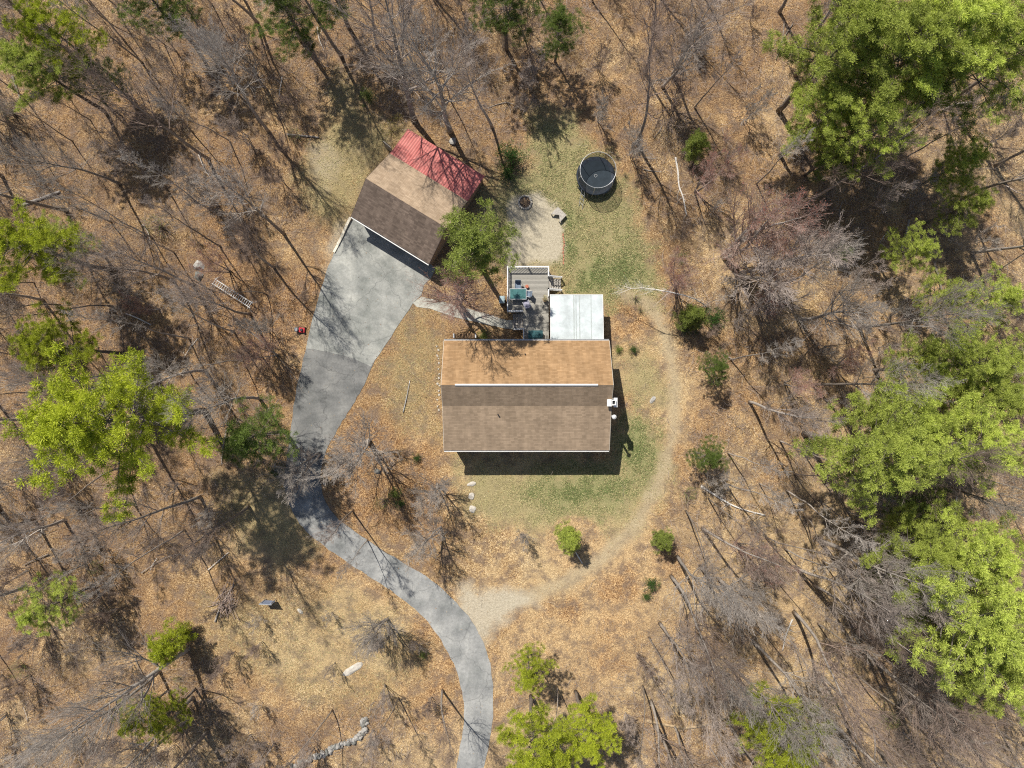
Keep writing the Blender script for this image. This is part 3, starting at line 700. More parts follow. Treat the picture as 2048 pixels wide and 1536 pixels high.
for (u, v_, hc, S, vi, s, colr_, lab) in EVERG:
    x, y = G(u, v_, hc)
    nm = 'fir_tree' if S is FIRS else 'pine_tree'
    place(S, vi, x, y, s, (k * 1.9) % 6.28, nm, None, lab, 'firs near the lawn' if S is FIRS else 'pines of the woods', mat=PK[colr_])
    k += 1

# ------------------------------------------------------------------ hand-placed bare trees: base (u, v)
HAND = [
 (828, 240, BIG, 0, 1.08, 0.3, 'big grey bare tree above the garage, trunk base by the red roof'),
 (900, 262, BIG, 1, .98, 2.0, 'big pale bare tree spraying upward right of the garage'),
 (735, 877, SPREAD, 0, 1.30, 1.0, 'wide bare tree beside the driveway bend, nearest to the house'),
 (640, 905, SPREAD, 1, .95, 2.2, 'bare tree overhanging the driveway bend'),
 (872, 968, SPREAD, 2, .80, .4, 'small bare tree between the driveway island and the front lawn'),
 (885, 1055, SPREAD, 1, .85, 1.4, 'small bare tree above the sand patch by the driveway'),
 (1048, 1068, SAPL, 2, .62, .4, 'bare bush left of the small green fir'),
 (706, 1022, POLE, 0, 1.0, .2, 'crooked thin bare tree leaning over the lower driveway'),
 (735, 1080, POLE, 1, .62, .9, 'slender bare tree rooted at the lower driveway edge'),
 (568, 468, TALL, 1, .88, .9, 'tall bare tree whose shadow crosses the parking pad'),
 (548, 535, TALL, 2, .72, 2.9, 'tall bare tree left of the parking pad, shadow on its edge'),
 (500, 628, TALL, 3, .75, 1.9, 'bare tree just below the white ladder rack'),
 (916, 610, REDBIG, 0, 1.05, .6, 'red budded maple beside the walkway behind the house'),
 (1478, 545, SPREAD, 2, 1.75, .1, 'grey bare tree spreading wide right of the lawn, red maple beside it'),
 (1445, 515, REDBIG, 0, 1.18, 1.4, 'red budded maple to the right of the back lawn'),
 (1600, 640, BIG, 1, .72, 3.0, 'grey bare tree with drooping limbs below the wide spreading tree'),
 (376, 1297, BIG, 0, .88, 2.3, 'big bare tree beside the round yellow green fir'),
 (386, 1395, TALL, 0, 1.0, .8, 'straight bare trunk at the right edge of the lower left woods'),
 (379, 1432, TALL, 4, .95, 2.1, 'straight bare trunk second from the right in the lower left woods'),
 (416, 1460, TALL, 1, 1.0, 3.1, 'rightmost bare trunk of the bottom left woods'),
 (775, 1240, SPREAD, 0, .98, 4.0, 'bare multi-stem tree left of the lower driveway'),
 (665, 1420, POLE, 2, .85, 1.0, 'crooked bare tree near the stone wall'),
 (797, 1395, POLE, 0, .8, 3.0, 'thin bare tree in the leaves between stone wall and driveway'),
 (885, 1380, TALL, 2, .62, 2.5, 'bare tree at the driveway edge near the bottom'),
 (1115, 1375, POLE, 1, .7, .2, 'thin bare tree above the bottom yellow green pines'),
 (1285, 1370, POLE, 2, .9, 1.2, 'thin bare tree above the brown log'),
 (1440, 1160, BIG, 0, .70, 1.2, 'pale bare tree with fanned limbs below the fallen white limb'),
 (1450, 1320, TALL, 1, .95, .5, 'straight pale bare trunk right of the brown log'),
 (1455, 1440, TALL, 3, .98, 1.5, 'lowest pale bare trunk right of the brown log'),
 (1640, 1080, BIG, 1, .85, 5.0, 'pale limbed bare tree left of the lower right pine mass'),
 (1560, 882, TALL, 4, .5, 5.0, 'short bare tree at the foot of the middle right pine'),
 (1345, 150, TALL, 0, .9, 1.0, 'grey bare tree above the grey green fir'),
 (1325, 175, BIG, 0, .6, 4.0, 'branching bare tree in leaf litter above the trampoline right side'),
 (345, 560, TALL, 3, .85, 3.3, 'forked grey bare tree by the two boulders'),
 (385, 570, TALL, 0, .80, 5.1, 'bare tree rooted against the two boulders'),
 (130, 1040, BIG, 1, .6, 3.5, 'grey bare tree below the largest pine'),
 (1390, 620, POLE, 1, .6, 3.5, 'thin bare tree behind the bent birch'),
]
for (u, v_, S, vi, s, rz, lab) in HAND:
    x, y = G(u, v_); place(S, vi, x, y, s, rz, 'bare_tree' if S is not SAPL else 'bare_shrub', None, lab, mat=TWIG_MAUVE if s == 1.75 or u == 828 else None)

# fill of the woods
LAND = [('trampoline', 1190, 350), ('red metal roof', 870, 310), ('white ladder rack', 465, 588), ('largest pine', 362, 820), ('two boulders', 399, 540),
        ('round yellow green fir', 345, 1285), ('brown log', 1370, 1447), ('bent birch', 1330, 585), ('fallen white limb', 1400, 990), ('upright board', 537, 1203),
        ('brush pile', 450, 1200), ('stone wall', 660, 1490), ('isolated bright pine', 1750, 523), ('wide grey spreading tree', 1478, 545), ('red budded maple right of the lawn', 1430, 470),
        ('upper left corner pine', 220, 190), ('upper right pine stand', 1640, 240), ('lower right pine mass', 1720, 1140), ('middle right pine group', 1680, 850), ('bottom yellow green pines', 1110, 1380),
        ('dark evergreen at the driveway bend', 550, 865), ('fallen birch', 1362, 370), ('leftmost bottom pine', 350, 1400), ('driveway end', 940, 1500), ('lone right edge pine', 1850, 450)]
rg = random.Random(77)
occupied = [(t[1], t[2]) for t in ALLTREES]
def spaced(x, y, dmin, pts): return all((x - a) ** 2 + (y - b) ** 2 > dmin * dmin for a, b in pts)
def fill(n, dmin, u0, u1, v0, v1, sets, names, size, prob=None, wmin=.6):
    c = 0; tries = 0; mine = []
    while c < n and tries < n * 60:
        tries += 1
        u = rg.uniform(u0, u1); v_ = rg.uniform(v0, v1); ua, va = np.array([u]), np.array([v_])
        wd = zones(ua, va)[5][0]
        if wd < wmin or paved(ua, va)[0] < 22 or (1380 < u < 1540 and 1290 < v_ < 1480): continue
        if prob and rg.random() > prob(u, v_): continue
        x, y = G(u, v_)
        if not spaced(x, y, dmin, mine) or not spaced(x, y, dmin * .6, occupied): continue
        mine.append((x, y)); S, w_ = sets[rg.randrange(len(sets))], None
        vi = rg.randrange(len(S)); s = rg.uniform(*size)
        tw = S[vi][1].materials[0].name
        hue = {'twig_grey': 'grey', 'twig_mauve': 'mauve brown', 'twig_brown': 'brown', 'twig_red': 'reddish'}[tw]
        tall = S[vi][2] * s
        big_ = 'tall' if tall > 15.5 else ('medium' if tall > 9 else 'small')
        kind = 'sapling' if names == 'bare_sapling' else ('red budded tree' if S is REDS else 'bare tree')
        place(S, vi, x, y, s, rg.uniform(0, 6.28), names, '%s %s %s' % (big_, hue, kind), None, 'bare saplings of the woods' if names == 'bare_sapling' else 'bare trees of the woods', lean=(rg.gauss(0, .03), rg.gauss(0, .03)))
        c += 1
    occupied.extend(mine)
def dens_tree(u, v_):
    if 1290 < u and v_ > 1000: return .9
    if 420 < u < 900 and v_ > 1150: return .25
    return 1.0
fill(120, 3.1, -120, 2048, -140, 1540, [TALL, TALL, POLE], 'bare_tree', (.78, 1.05), dens_tree)
fill(80, 2.0, 1290, 2040, 900, 1540, [POLE, POLE, TALL], 'bare_tree', (.65, 1.0))
fill(34, 2.4, 0, 900, 0, 900, [POLE], 'bare_tree', (.65, 1.0))
fill(7, 4, 1280, 1700, 330, 1100, [REDS], 'bare_tree', (.45, .75))
fill(3, 4, 300, 560, 520, 720, [REDS], 'bare_tree', (.4, .55))
fill(135, 1.9, 0, 2048, 0, 1536, [SAPL], 'bare_sapling', (.5, 1.2))
fill(16, 2.0, 420, 900, 1180, 1536, [SAPL], 'bare_sapling', (.4, .9), None, 0.0)
# every unlabelled tree is singled out by the landmark it stands nearest to
ORD = ['nearest', 'second nearest', 'third nearest', 'fourth nearest', 'fifth nearest', 'sixth nearest', 'seventh nearest', 'eighth nearest', 'ninth nearest', 'tenth nearest', 'eleventh nearest', 'twelfth nearest', 'thirteenth nearest', 'fourteenth nearest', 'fifteenth nearest']
buckets = {}
for rec in ALLTREES:
    if rec[4]: continue
    u = rec[1] / H * FPX + 1024; v_ = 768 - rec[2] / H * FPX
    best = min(LAND, key=lambda L: math.hypot(L[1] - u, L[2] - v_)); dx, dy = u - best[1], v_ - best[2]
    side = ('right of' if dx > 0 else 'left of') if abs(dx) > abs(dy) else ('below' if dy > 0 else 'above')
    buckets.setdefault((best[0], side, rec[3]), []).append((math.hypot(dx, dy), rec[0]))
for (lm, side, desc), L in buckets.items():
    L.sort(key=lambda q: q[0])
    for i, (d, o) in enumerate(L):
        o['label'] = '%s %s the %s' % (desc, side, lm) if len(L) == 1 else '%s, %s %s the %s' % (desc, ORD[min(i, 14)], side, lm)

# ------------------------------------------------------------------ shrubs
def shrub_mesh(seed, n, rad, hgt, per, mat, size=(.06, .13), hollow=.3):
    r = np.random.RandomState(seed); rg2 = random.Random(seed)
    C = []; segs = []
    for i in range(n):
        a = r.uniform(0, 6.28); rr_ = rad * (hollow + (1 - hollow) * r.rand()) * (1 + .2 * math.sin(a * 3 + seed)); t = r.rand() ** .6
        C.append((math.cos(a) * rr_ * (1 - .35 * t * t), math.sin(a) * rr_ * (1 - .35 * t * t), hgt * (.15 + .85 * t) * (1 - .35 * (rr_ / rad) ** 2)))
        segs.append(((0, 0, 0), tuple(c * .55 for c in C[-1]), .015, .01)); segs.append((tuple(c * .55 for c in C[-1]), C[-1], .01, .004))
    C = np.array(C)
    Vv, Fq = seg_tubes([s[0] for s in segs], [s[1] for s in segs], [s[2] for s in segs], [s[3] for s in segs])
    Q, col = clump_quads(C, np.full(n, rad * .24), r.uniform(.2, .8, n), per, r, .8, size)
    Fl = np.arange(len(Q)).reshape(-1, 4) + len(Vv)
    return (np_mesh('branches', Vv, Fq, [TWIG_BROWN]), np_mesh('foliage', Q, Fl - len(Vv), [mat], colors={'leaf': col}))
SH_EVER = [shrub_mesh(30 + i, 70, 1.0, 1.3, 22, LEAF_EVER, (.07, .14), .1) for i in range(2)]
SH_FRESH = [shrub_mesh(40 + i, 60, 1.0, 1.6, 9, LEAF_FRESH, (.04, .09)) for i in range(2)]
SH_YEL = [shrub_mesh(50, 60, 1.0, 1.2, 12, LEAF_YELLOW, (.04, .09))]
SHRUBS = [
 (738, 197, SH_EVER, 0, 1.0, 'round green shrub in the grass left of the big bare tree', LEAF_FRESH), (1022, 318, SH_EVER, 1, 1.75, 'large dark evergreen shrub right of the garage', None),
 (1016, 352, SH_EVER, 0, 1.1, 'dark evergreen shrub just below the large one right of the garage', None),
 (1063, 256, SH_FRESH, 0, .7, 'small bright green shrub above the large dark shrub', None), (783, 262, SH_YEL, 0, .9, 'yellow flowering shrub beside the red roof corner', None),
 (798, 236, SH_YEL, 0, .55, 'small yellow flowering shrub under the big bare tree', None),
 (1250, 352, SH_FRESH, 1, .45, 'small green sprout right of the trampoline', None), (1270, 598, SH_FRESH, 1, .75, 'green shrub left of the bent birch tip', None),
 (1280, 620, SH_FRESH, 0, .55, 'lower green shrub near the white roofed addition', None), (1362, 520, SH_FRESH, 0, .9, 'fresh green shrub right of the back lawn', None),
 (1370, 650, SH_EVER, 0, 1.2, 'dark shrub left under the bent birch', None), (1425, 640, SH_EVER, 1, 1.4, 'dark shrub right under the bent birch', None),
 (1372, 985, SH_FRESH, 1, 1.1, 'pale green shrub right of the path below the dark evergreen', None), (1300, 1165, SH_EVER, 1, .9, 'evergreen shrub in orange leaves below the path', None),
 (1292, 1190, SH_EVER, 0, .6, 'smaller evergreen shrub just below the other in orange leaves', None),
 (968, 673, SH_EVER, 1, .75, 'leafy green shrub against the house beside the lower deck rail', LEAF_FRESH), (790, 985, SH_EVER, 0, .8, 'low green shrub upper of the driveway island', LEAF_FRESH),
 (770, 1000, SH_FRESH, 1, 1.1, 'low green shrub at the middle of the driveway island', None), (802, 1005, SH_EVER, 1, .6, 'low dark shrub right end of the driveway island', None),
 (835, 915, SH_EVER, 0, .55, 'small green shrub left of the house front corner', None),
 (325, 456, SH_FRESH, 0, 1.5, 'pale green hazy bush in the woods above the boulders', None), (240, 1040, SH_FRESH, 1, 1.2, 'mossy green bush below the largest pine', None),
 (200, 1130, SH_FRESH, 0, 1.0, 'yellowish bush in the left woods below the mossy bush', None), (510, 92, SH_FRESH, 1, .9, 'light green bush in the upper left woods', None),
 (595, 275, SH_FRESH, 0, 1.0, 'olive bush left of the grassy strip', None), (30, 230, SH_FRESH, 1, 1.3, 'olive bush at the left edge of the upper woods', None),
 (846, 1307, SH_EVER, 0, .55, 'small green bush left of the lower driveway', LEAF_FRESH), (1650, 1395, SH_FRESH, 0, 1.3, 'pale green bush in the lower right woods', None),
 (1760, 1425, SH_FRESH, 1, 1.5, 'pale olive bush between the lower right pine mass and bottom pine', None), (360, 1355, SH_FRESH, 1, .6, 'small yellow green bush under the round fir', None),
 (1237, 700, SH_EVER, 1, .5, 'small green shrub by the back right house corner', LEAF_FRESH), (1265, 699, SH_EVER, 0, .6, 'low dark shrub beside the house right wall', None),
 (560, 940, SH_EVER, 1, 1.1, 'dark shrub at the foot of the driveway bend evergreen', None), (50, 1330, SH_FRESH, 0, 1.2, 'green bush at the left edge of the lower left woods', None),
]
for (u, v_, S, vi, s, lab, mt) in SHRUBS:
    x, y = G(u, v_); t = thing('shrub', lab, 'shrub', (x, y, 0), (u * .37) % 6.28, 'shrubs around the lot'); t.scale = (s, s, s * .9)
    for nm, me in zip(('branches', 'foliage'), S[vi]):
        o = bpy.data.objects.new('stem' if nm == 'branches' else nm, me); link(o, t)
        if mt and nm == 'foliage': o.material_slots[0].link = 'OBJECT'; o.material_slots[0].material = mt
# ------------------------------------------------------------------ building materials
def shingles(name, lo, mid_, hi, row=0.145, streak=.5, rz=0.0):
    M = NT(name); v = M.coord('UV')
    sx = M.n('ShaderNodeSeparateXYZ'); M.l(v, sx.inputs[0])
    rv_ = M.math('DIVIDE', sx.outputs[1], row); rowi = M.math('FLOOR', rv_); rf = M.math('FRACT', rv_)
    off = M.math('MULTIPLY', M.math('FRACT', M.math('MULTIPLY', rowi, 0.6180339)), 5.0)
    tab = M.math('FLOOR', M.math('ADD', M.math('DIVIDE', sx.outputs[0], .33), off))
    wn_ = M.n('ShaderNodeTexWhiteNoise'); wn_.noise_dimensions = '2D'; cb = M.n('ShaderNodeCombineXYZ'); M.l(tab, cb.inputs[0]); M.l(rowi, cb.inputs[1]); M.l(cb.outputs[0], wn_.inputs['Vector'])
    shc = M.ramp(wn_.outputs['Value'], [(0, lo), (1, hi)]); line = M.ramp(rf, [(0.0, .5), (.16, 1.0), (1.0, .95)])
    g = M.noise(30, 3, .8, v); big = M.noise(.5, 5, .65, v)
    mp = M.n('ShaderNodeMapping'); mp.inputs['Scale'].default_value = (1.6, .18, 1); M.l(v, mp.inputs['Vector']); st = M.noise(1.0, 4, .6, mp.outputs[0])
    c = M.mix(.4, shc, mid_); c = M.mix(1.0, c, line, 'MULTIPLY')
    c = M.mix(1.0, c, M.ramp(g, [(.2, .72), (.8, 1.18)]), 'MULTIPLY')
    c = M.mix(1.0, c, M.ramp(big, [(.3, .82), (.7, 1.12)]), 'MULTIPLY')
    c = M.mix(streak, c, M.ramp(st, [(.35, .70), (.65, 1.15)]), 'MULTIPLY')
    M.base(c); M.rough(.9); M.bump(rf, .4, .01); return M.m
def roof_plane(name, mat, parent, e0, e1, r1, r0, th=.09, label=None):
    """eave e0->e1, ridge r1<-r0: a slab with shingle courses laid parallel to the eave"""
    e0, e1, r1, r0 = map(Vector, (e0, e1, r1, r0))
    b = MB().slab([e0, e1, r1, r0], th); o = b.build(name, mat, parent)
    ax = (e1 - e0).normalized(); up = (r0 - e0); up = (up - ax * up.dot(ax)).normalized()
    uvl = o.data.uv_layers.new(name='courses')
    for lp in o.data.loops:
        p = o.data.vertices[lp.vertex_index].co - e0; uvl.data[lp.index].uv = (p.dot(ax), p.dot(up))
    if label: o['label'] = label
    return o
ORANGE_SH = shingles('shingle_orange', (0.28, 0.168, 0.082), (0.34, 0.21, 0.105), (0.44, 0.28, 0.15), streak=.6)
TAN_SH = shingles('shingle_tan', (0.25, 0.185, 0.125), (0.31, 0.225, 0.15), (0.39, 0.29, 0.20))
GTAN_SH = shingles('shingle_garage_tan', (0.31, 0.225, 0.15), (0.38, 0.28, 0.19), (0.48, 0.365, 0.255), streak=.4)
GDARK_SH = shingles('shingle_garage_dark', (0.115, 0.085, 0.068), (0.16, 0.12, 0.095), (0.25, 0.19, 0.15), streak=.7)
def metal_ribs(name, c0, c1, width=.23, rough=.45):
    M = NT(name); v = M.coord('UV')
    wv = M.n('ShaderNodeTexWave'); wv.wave_type = 'BANDS'; wv.bands_direction = 'X'; wv.inputs['Scale'].default_value = .314 / width; M.l(v, wv.inputs['Vector'])
    f = M.noise(1.2, 5, .65, v)
    c = M.ramp(f, [(.3, c0), (.7, c1)]); c = M.mix(1.0, c, M.ramp(wv.outputs['Fac'], [(0.0, .62), (.35, 1.0), (1.0, 1.0)]), 'MULTIPLY')
    M.base(c); M.rough(rough); M.bump(wv.outputs['Fac'], .8, .02); return M.m
REDM = metal_ribs('red_metal', (0.40, 0.095, 0.085), (0.50, 0.18, 0.155))
WHITEROOF = plain('white_membrane', (0.43, 0.47, 0.475), .5, .16, .9)
SEAM = plain('seam_grey', (0.33, 0.36, 0.35), .5, .12, 4)
WHITE = plain('white_trim', (0.62, 0.62, 0.61), .5, .05, 5)
def siding(name, col):
    M = NT(name); v = M.coord()
    sp = M.n('ShaderNodeSeparateXYZ'); M.l(v, sp.inputs[0])
    f = M.math('FRACT', M.math('DIVIDE', sp.outputs[2], .11))
    c = M.mix(1.0, M.ramp(M.noise(2, 4, .6, v), [(.3, tuple(x * .9 for x in col)), (.7, col)]), M.ramp(f, [(0.0, .55), (.08, 1.0), (1.0, .93)]), 'MULTIPLY')
    M.base(c); M.rough(.6); M.bump(f, .4, .01); return M.m
SIDING = siding('siding_beige', (0.55, 0.50, 0.42)); SIDING_G = siding('siding_brown', (0.33, 0.24, 0.17))
GLASS = NT('window_glass'); GLASS.base((0.03, 0.04, 0.05)); GLASS.rough(.08); GLASS.b.inputs['Specular IOR Level'].default_value = .6; GLASS = GLASS.m
BLACK = plain('black_metal', (0.025, 0.025, 0.028), .5, .2, 8)
STEEL = plain('galvanised', (0.50, 0.51, 0.52), .4, .12, 6, .6)
CONCR = plain('concrete_block', (0.42, 0.40, 0.37), .9, .15, 5, 0, .3)
DECKM = NT('deck_boards'); v = DECKM.coord(); sp = DECKM.n('ShaderNodeSeparateXYZ'); DECKM.l(v, sp.inputs[0])
f = DECKM.math('DIVIDE', sp.outputs[1], .145); fr = DECKM.math('FRACT', f); fl = DECKM.math('FLOOR', f)
wn = DECKM.n('ShaderNodeTexWhiteNoise'); wn.noise_dimensions = '1D'; DECKM.l(fl, wn.inputs['W'])
mp = DECKM.n('ShaderNodeMapping'); mp.inputs['Scale'].default_value = (1.0, 14, 1); DECKM.l(v, mp.inputs['Vector'])
c = DECKM.ramp(DECKM.noise(3, 5, .7, mp.outputs[0]), [(.3, (.21, .20, .175)), (.7, (.37, .35, .31))])
c = DECKM.mix(1.0, c, DECKM.ramp(wn.outputs['Value'], [(0, .8), (1, 1.12)]), 'MULTIPLY')
c = DECKM.mix(1.0, c, DECKM.ramp(fr, [(0, .2), (.07, 1.0), (1.0, 1.0)]), 'MULTIPLY'); DECKM.base(c); DECKM.rough(.85); DECKM = DECKM.m
WOODG = plain('weathered_wood', (0.36, 0.33, 0.29), .85, .2, 5)
WOODB = plain('brown_wood', (0.24, 0.155, 0.09), .8, .25, 5)

def window(parent, axis_, at, a0, a1, z0, z1, out, name='window'):
    """frame proud of the wall and a pane inside it; axis_ 'y' = wall facing +-y at y=at"""
    b = MB(); g = MB(); t = .07; o1 = .035 * out; o0 = -.01 * out
    def bx(m, p0, p1, q0, q1, d0, d1):
        d0, d1 = min(d0, d1), max(d0, d1)
        if axis_ == 'y': m.box(p0, p1, at + d0, at + d1, q0, q1)
        else: m.box(at + d0, at + d1, p0, p1, q0, q1)
    bx(b, a0, a1, z0, z0 + t, o0, o1); bx(b, a0, a1, z1 - t, z1, o0, o1)
    bx(b, a0, a0 + t, z0 + t, z1 - t, o0, o1); bx(b, a1 - t, a1, z0 + t, z1 - t, o0, o1)
    bx(b, a0 + t, a1 - t, (z0 + z1) / 2 - .02, (z0 + z1) / 2 + .02, o0, o1 * .8)
    f = b.build(name, WHITE, parent)
    bx(g, a0 + t, a1 - t, z0 + t, z1 - t, .002 * out, .012 * out); g.build('pane', GLASS, f)
    return f
# ------------------------------------------------------------------ house
XL, XR = -5.90, 8.44; YT, YR, YK, YB = 3.78, -0.08, -1.87, -5.77; ZE, ZR, ZK = 4.30, 6.80, 5.50
house = thing('house', 'long house with orange and tan shingled roof in the middle of the lot', 'house', (0, 0, 0))
wl, wr, wt, wb = XL + .18, XR - .18, YT - .40, YB + .40
sec = [(wt, -.3), (wt, ZE + .12), (YR, ZR - .16), (YK, ZK - .14), (wb, ZE - .02), (wb, -.3)]
n = len(sec)
MB().add([(wl, y, z) for y, z in sec] + [(wr, y, z) for y, z in sec], [tuple(range(n)), tuple(range(2 * n - 1, n - 1, -1))] + [(i, n + i, n + (i + 1) % n, (i + 1) % n) for i in range(n)]).build('wall', SIDING, house)
roof = roof_plane('roof', ORANGE_SH, house, (XR, YT, ZE), (XL, YT, ZE), (XL, YR, ZR), (XR, YR, ZR), label='orange shingled back slope of the house roof')
roof_plane('roof', TAN_SH, house, (XL, YK, ZK), (XR, YK, ZK), (XR, YR, ZR), (XL, YR, ZR), label='steep brown strip of roof below the ridge')
roof_plane('roof', TAN_SH, house, (XL, YB, ZE), (XR, YB, ZE), (XR, YK - .002, ZK), (XL, YK - .002, ZK), label='broad tan front slope of the house roof')
x0 = G(910, 768, ZR)[0]; x1 = G(1196, 768, ZR)[0]
rv = MB(); rv.slab([(x0, YR - .10, ZR - .02), (x1, YR - .10, ZR - .02), (x1, YR, ZR + .07), (x0, YR, ZR + .07)], .03); rv.slab([(x0, YR, ZR + .072), (x1, YR, ZR + .072), (x1, YR + .09, ZR + .02), (x0, YR + .09, ZR + .02)], .03)
rv.build('ridge_vent', WHITE, roof)
for yy, sgn in ((YT, 1), (YB, -1)):
    b = MB(); y_a, y_b = (yy + .004, yy + .12) if sgn > 0 else (yy - .12, yy - .004)
    b.box(XL, XR, y_a, y_b, ZE - .15, ZE - .13); b.box(XL, XR, (y_b - .02) if sgn > 0 else y_a, y_b if sgn > 0 else (y_a + .02), ZE - .13, ZE - .02)
    b.box(XL, XR, y_a if sgn > 0 else (y_b - .015), (y_a + .015) if sgn > 0 else y_b, ZE - .13, ZE - .03)
    b.build('gutter', WHITE, house)
for xx, s_ in ((XL, -1), (XR, 1)):
    b = MB(); xa, xb = (xx - .035, xx - .003) if s_ < 0 else (xx + .003, xx + .035)
    prof = [(YT, ZE), (YR, ZR), (YK, ZK), (YB, ZE)]
    for (ya, za), (yb, zb) in zip(prof[:-1], prof[1:]):
        b.add([(xa, ya, za - .2), (xb, ya, za - .2), (xb, yb, zb - .2), (xa, yb, zb - .2), (xa, ya, za - .01), (xb, ya, za - .01), (xb, yb, zb - .01), (xa, yb, zb - .01)],
              [(0, 1, 2, 3), (7, 6, 5, 4), (0, 4, 5, 1), (2, 6, 7, 3), (1, 5, 6, 2), (3, 7, 4, 0)])
    b.build('rake_board', SIDING, house)
for a in (-5.0, -2.6, .2, 2.6, 5.0, 7.0):
    window(house, 'y', wb, a - .5, a + .5, 2.4, 3.7, -1)
for a in (-4.6, -2.0, 3.8, 6.6): window(house, 'y', wb, a - .5, a + .5, .5, 1.5, -1)
d = MB().box(.6, 1.55, wb - .05, wb - .002, .1, 2.2).build('door', WHITE, house); MB().disc((1.42, wb - .08), .035, 1.1, 1.17, 10).build('handle', STEEL, d)
for a in (-4.6, -2.4): window(house, 'y', wt, a - .5, a + .5, 2.4, 3.6, 1)
d = MB().box(1.5, 2.45, wt + .002, wt + .05, 1.1, 3.15).build('door', WHITE, house); MB().disc((1.6, wt + .08), .035, 2.1, 2.17, 10).build('handle', STEEL, d)
for a in (-3.6, 1.4): window(house, 'x', wl, a - .45, a + .45, 2.4, 3.6, -1); window(house, 'x', wr, a - .45, a + .45, 2.4, 3.6, 1)
window(house, 'x', wr, -.9, 0., 4.6, 5.6, 1); window(house, 'x', wl, -.9, 0., 4.6, 5.6, -1)
# chimney on the right gable
cx, cy = G(1226, 805, 7.2)
b = MB(); b.box(XR + .04, cx + .32, cy - .33, cy + .33, -.3, 7.05); b.build('chimney', CONCR, house)
ch = MB(); q = (XR + .0, cx + .38, cy - .39, cy + .39)
ch.box(q[0], q[1], q[2], q[3], 7.05, 7.14)
chim = ch.build('chimney_cap', WHITE, house)
fl_ = MB(); 
for (a, b_, c_, d_) in ((cx - .15, cx + .22, cy + .15, cy + .22), (cx - .15, cx + .22, cy - .22, cy - .15), (cx - .15, cx - .08, cy - .15, cy + .15), (cx + .15, cx + .22, cy - .15, cy + .15)): fl_.box(a, b_, c_, d_, 7.142, 7.42)
fl_.build('flue', WHITE, house); MB().box(cx - .08, cx + .15, cy - .15, cy + .15, 7.143, 7.15).build('flue_floor', BLACK, house)  # plain black plate closing the bottom of the flue
MB().box(XR - .42, XR - .04, cy - .35, cy + .25, 5.98, 6.12).build('chimney_flashing', WHITE, house)
# stove pipe
px, py = G(1229, 834, 6.6)
b = MB(); b.tube([(px, py, 2.2), (px, py, 6.45)], .10, 12); b.tube([(wr, py, 2.3), (px, py, 2.3)], .10, 12); b.tube([(XR - .15, py, 5.1), (px, py, 5.3)], .02, 6)
sp_ = b.build('stovepipe', STEEL, house, True); MB().disc((px, py), .19, 6.45, 6.56, 18, r2=.06).build('rain_cap', WHITE, sp_)
for (u, v_, h_) in ((1050, 708, 5.05), (996, 829, 5.35)):
    x, y = G(u, v_, h_); MB().tube([(x, y, h_ - .4), (x, y, h_ + .28)], .055, 10).build('vent_pipe', BLACK, house)

# white roofed addition
ax0, ax1, ay1 = 3.42, 8.02, 7.90
add = thing('addition', 'sun porch with flat white membrane roof behind the house', 'porch', (0, 0, 0))
roofw = MB().slab([(ax0, wt + .02, 3.62), (ax1, wt + .02, 3.62), (ax1, ay1, 2.96), (ax0, ay1, 2.96)][::1], .12).build('roof', WHITEROOF, add)
b = MB()
zz = lambda y: 3.62 + (y - wt - .02) / (ay1 - wt - .02) * (2.96 - 3.62) + .004
for (ua, ub) in ((1146.5, 1149), (1151, 1153), (1158, 1160), (1181.5, 1183)):
    xa, xb = G(ua, 600, 3.2)[0], G(ub, 600, 3.2)[0]
    b.slab([(xa, wt + .05, zz(wt + .05) + .014), (xb, wt + .05, zz(wt + .05) + .014), (xb, ay1 - .02, zz(ay1 - .02) + .014), (xa, ay1 - .02, zz(ay1 - .02) + .014)], .02)
b.build('seam', SEAM, roofw)
b = MB()
for (xa, xb, ya, yb) in ((ax0 - .05, ax0 - .004, wt + .05, ay1 + .05), (ax1 + .004, ax1 + .05, wt + .05, ay1 + .05)):
    b.slab([(xa, ya, zz(ya) + .02), (xb, ya, zz(ya) + .02), (xb, yb, zz(yb) + .02), (xa, yb, zz(yb) + .02)], .16)
b.box(ax0 - .004, ax1 + .004, ay1 + .004, ay1 + .05, 2.82, 2.985); b.build('fascia', WHITE, add)
b = MB(); b.add([(ax0 + .25, wt, -.3), (ax1 - .25, wt, -.3), (ax1 - .25, ay1 - .25, -.3), (ax0 + .25, ay1 - .25, -.3), (ax0 + .25, wt, 3.49), (ax1 - .25, wt, 3.49), (ax1 - .25, ay1 - .25, 2.87), (ax0 + .25, ay1 - .25, 2.87)],
      [(3, 2, 1, 0), (4, 5, 6, 7), (0, 1, 5, 4), (1, 2, 6, 5), (2, 3, 7, 6), (3, 0, 4, 7)]); b.build('wall', SIDING, add)
for a in (4.6, 5.75, 6.9): window(add, 'y', ay1 - .25, a - .5, a + .5, 1.2, 2.6, 1)
for a in (4.6, 6.3): window(add, 'x', ax1 - .25, a - .5, a + .5, 1.2, 2.6, 1)
MB().tube([(7.0, wt + .35, 3.5), (7.0, wt + .35, 3.85)], .05, 10).build('vent_pipe', BLACK, add)

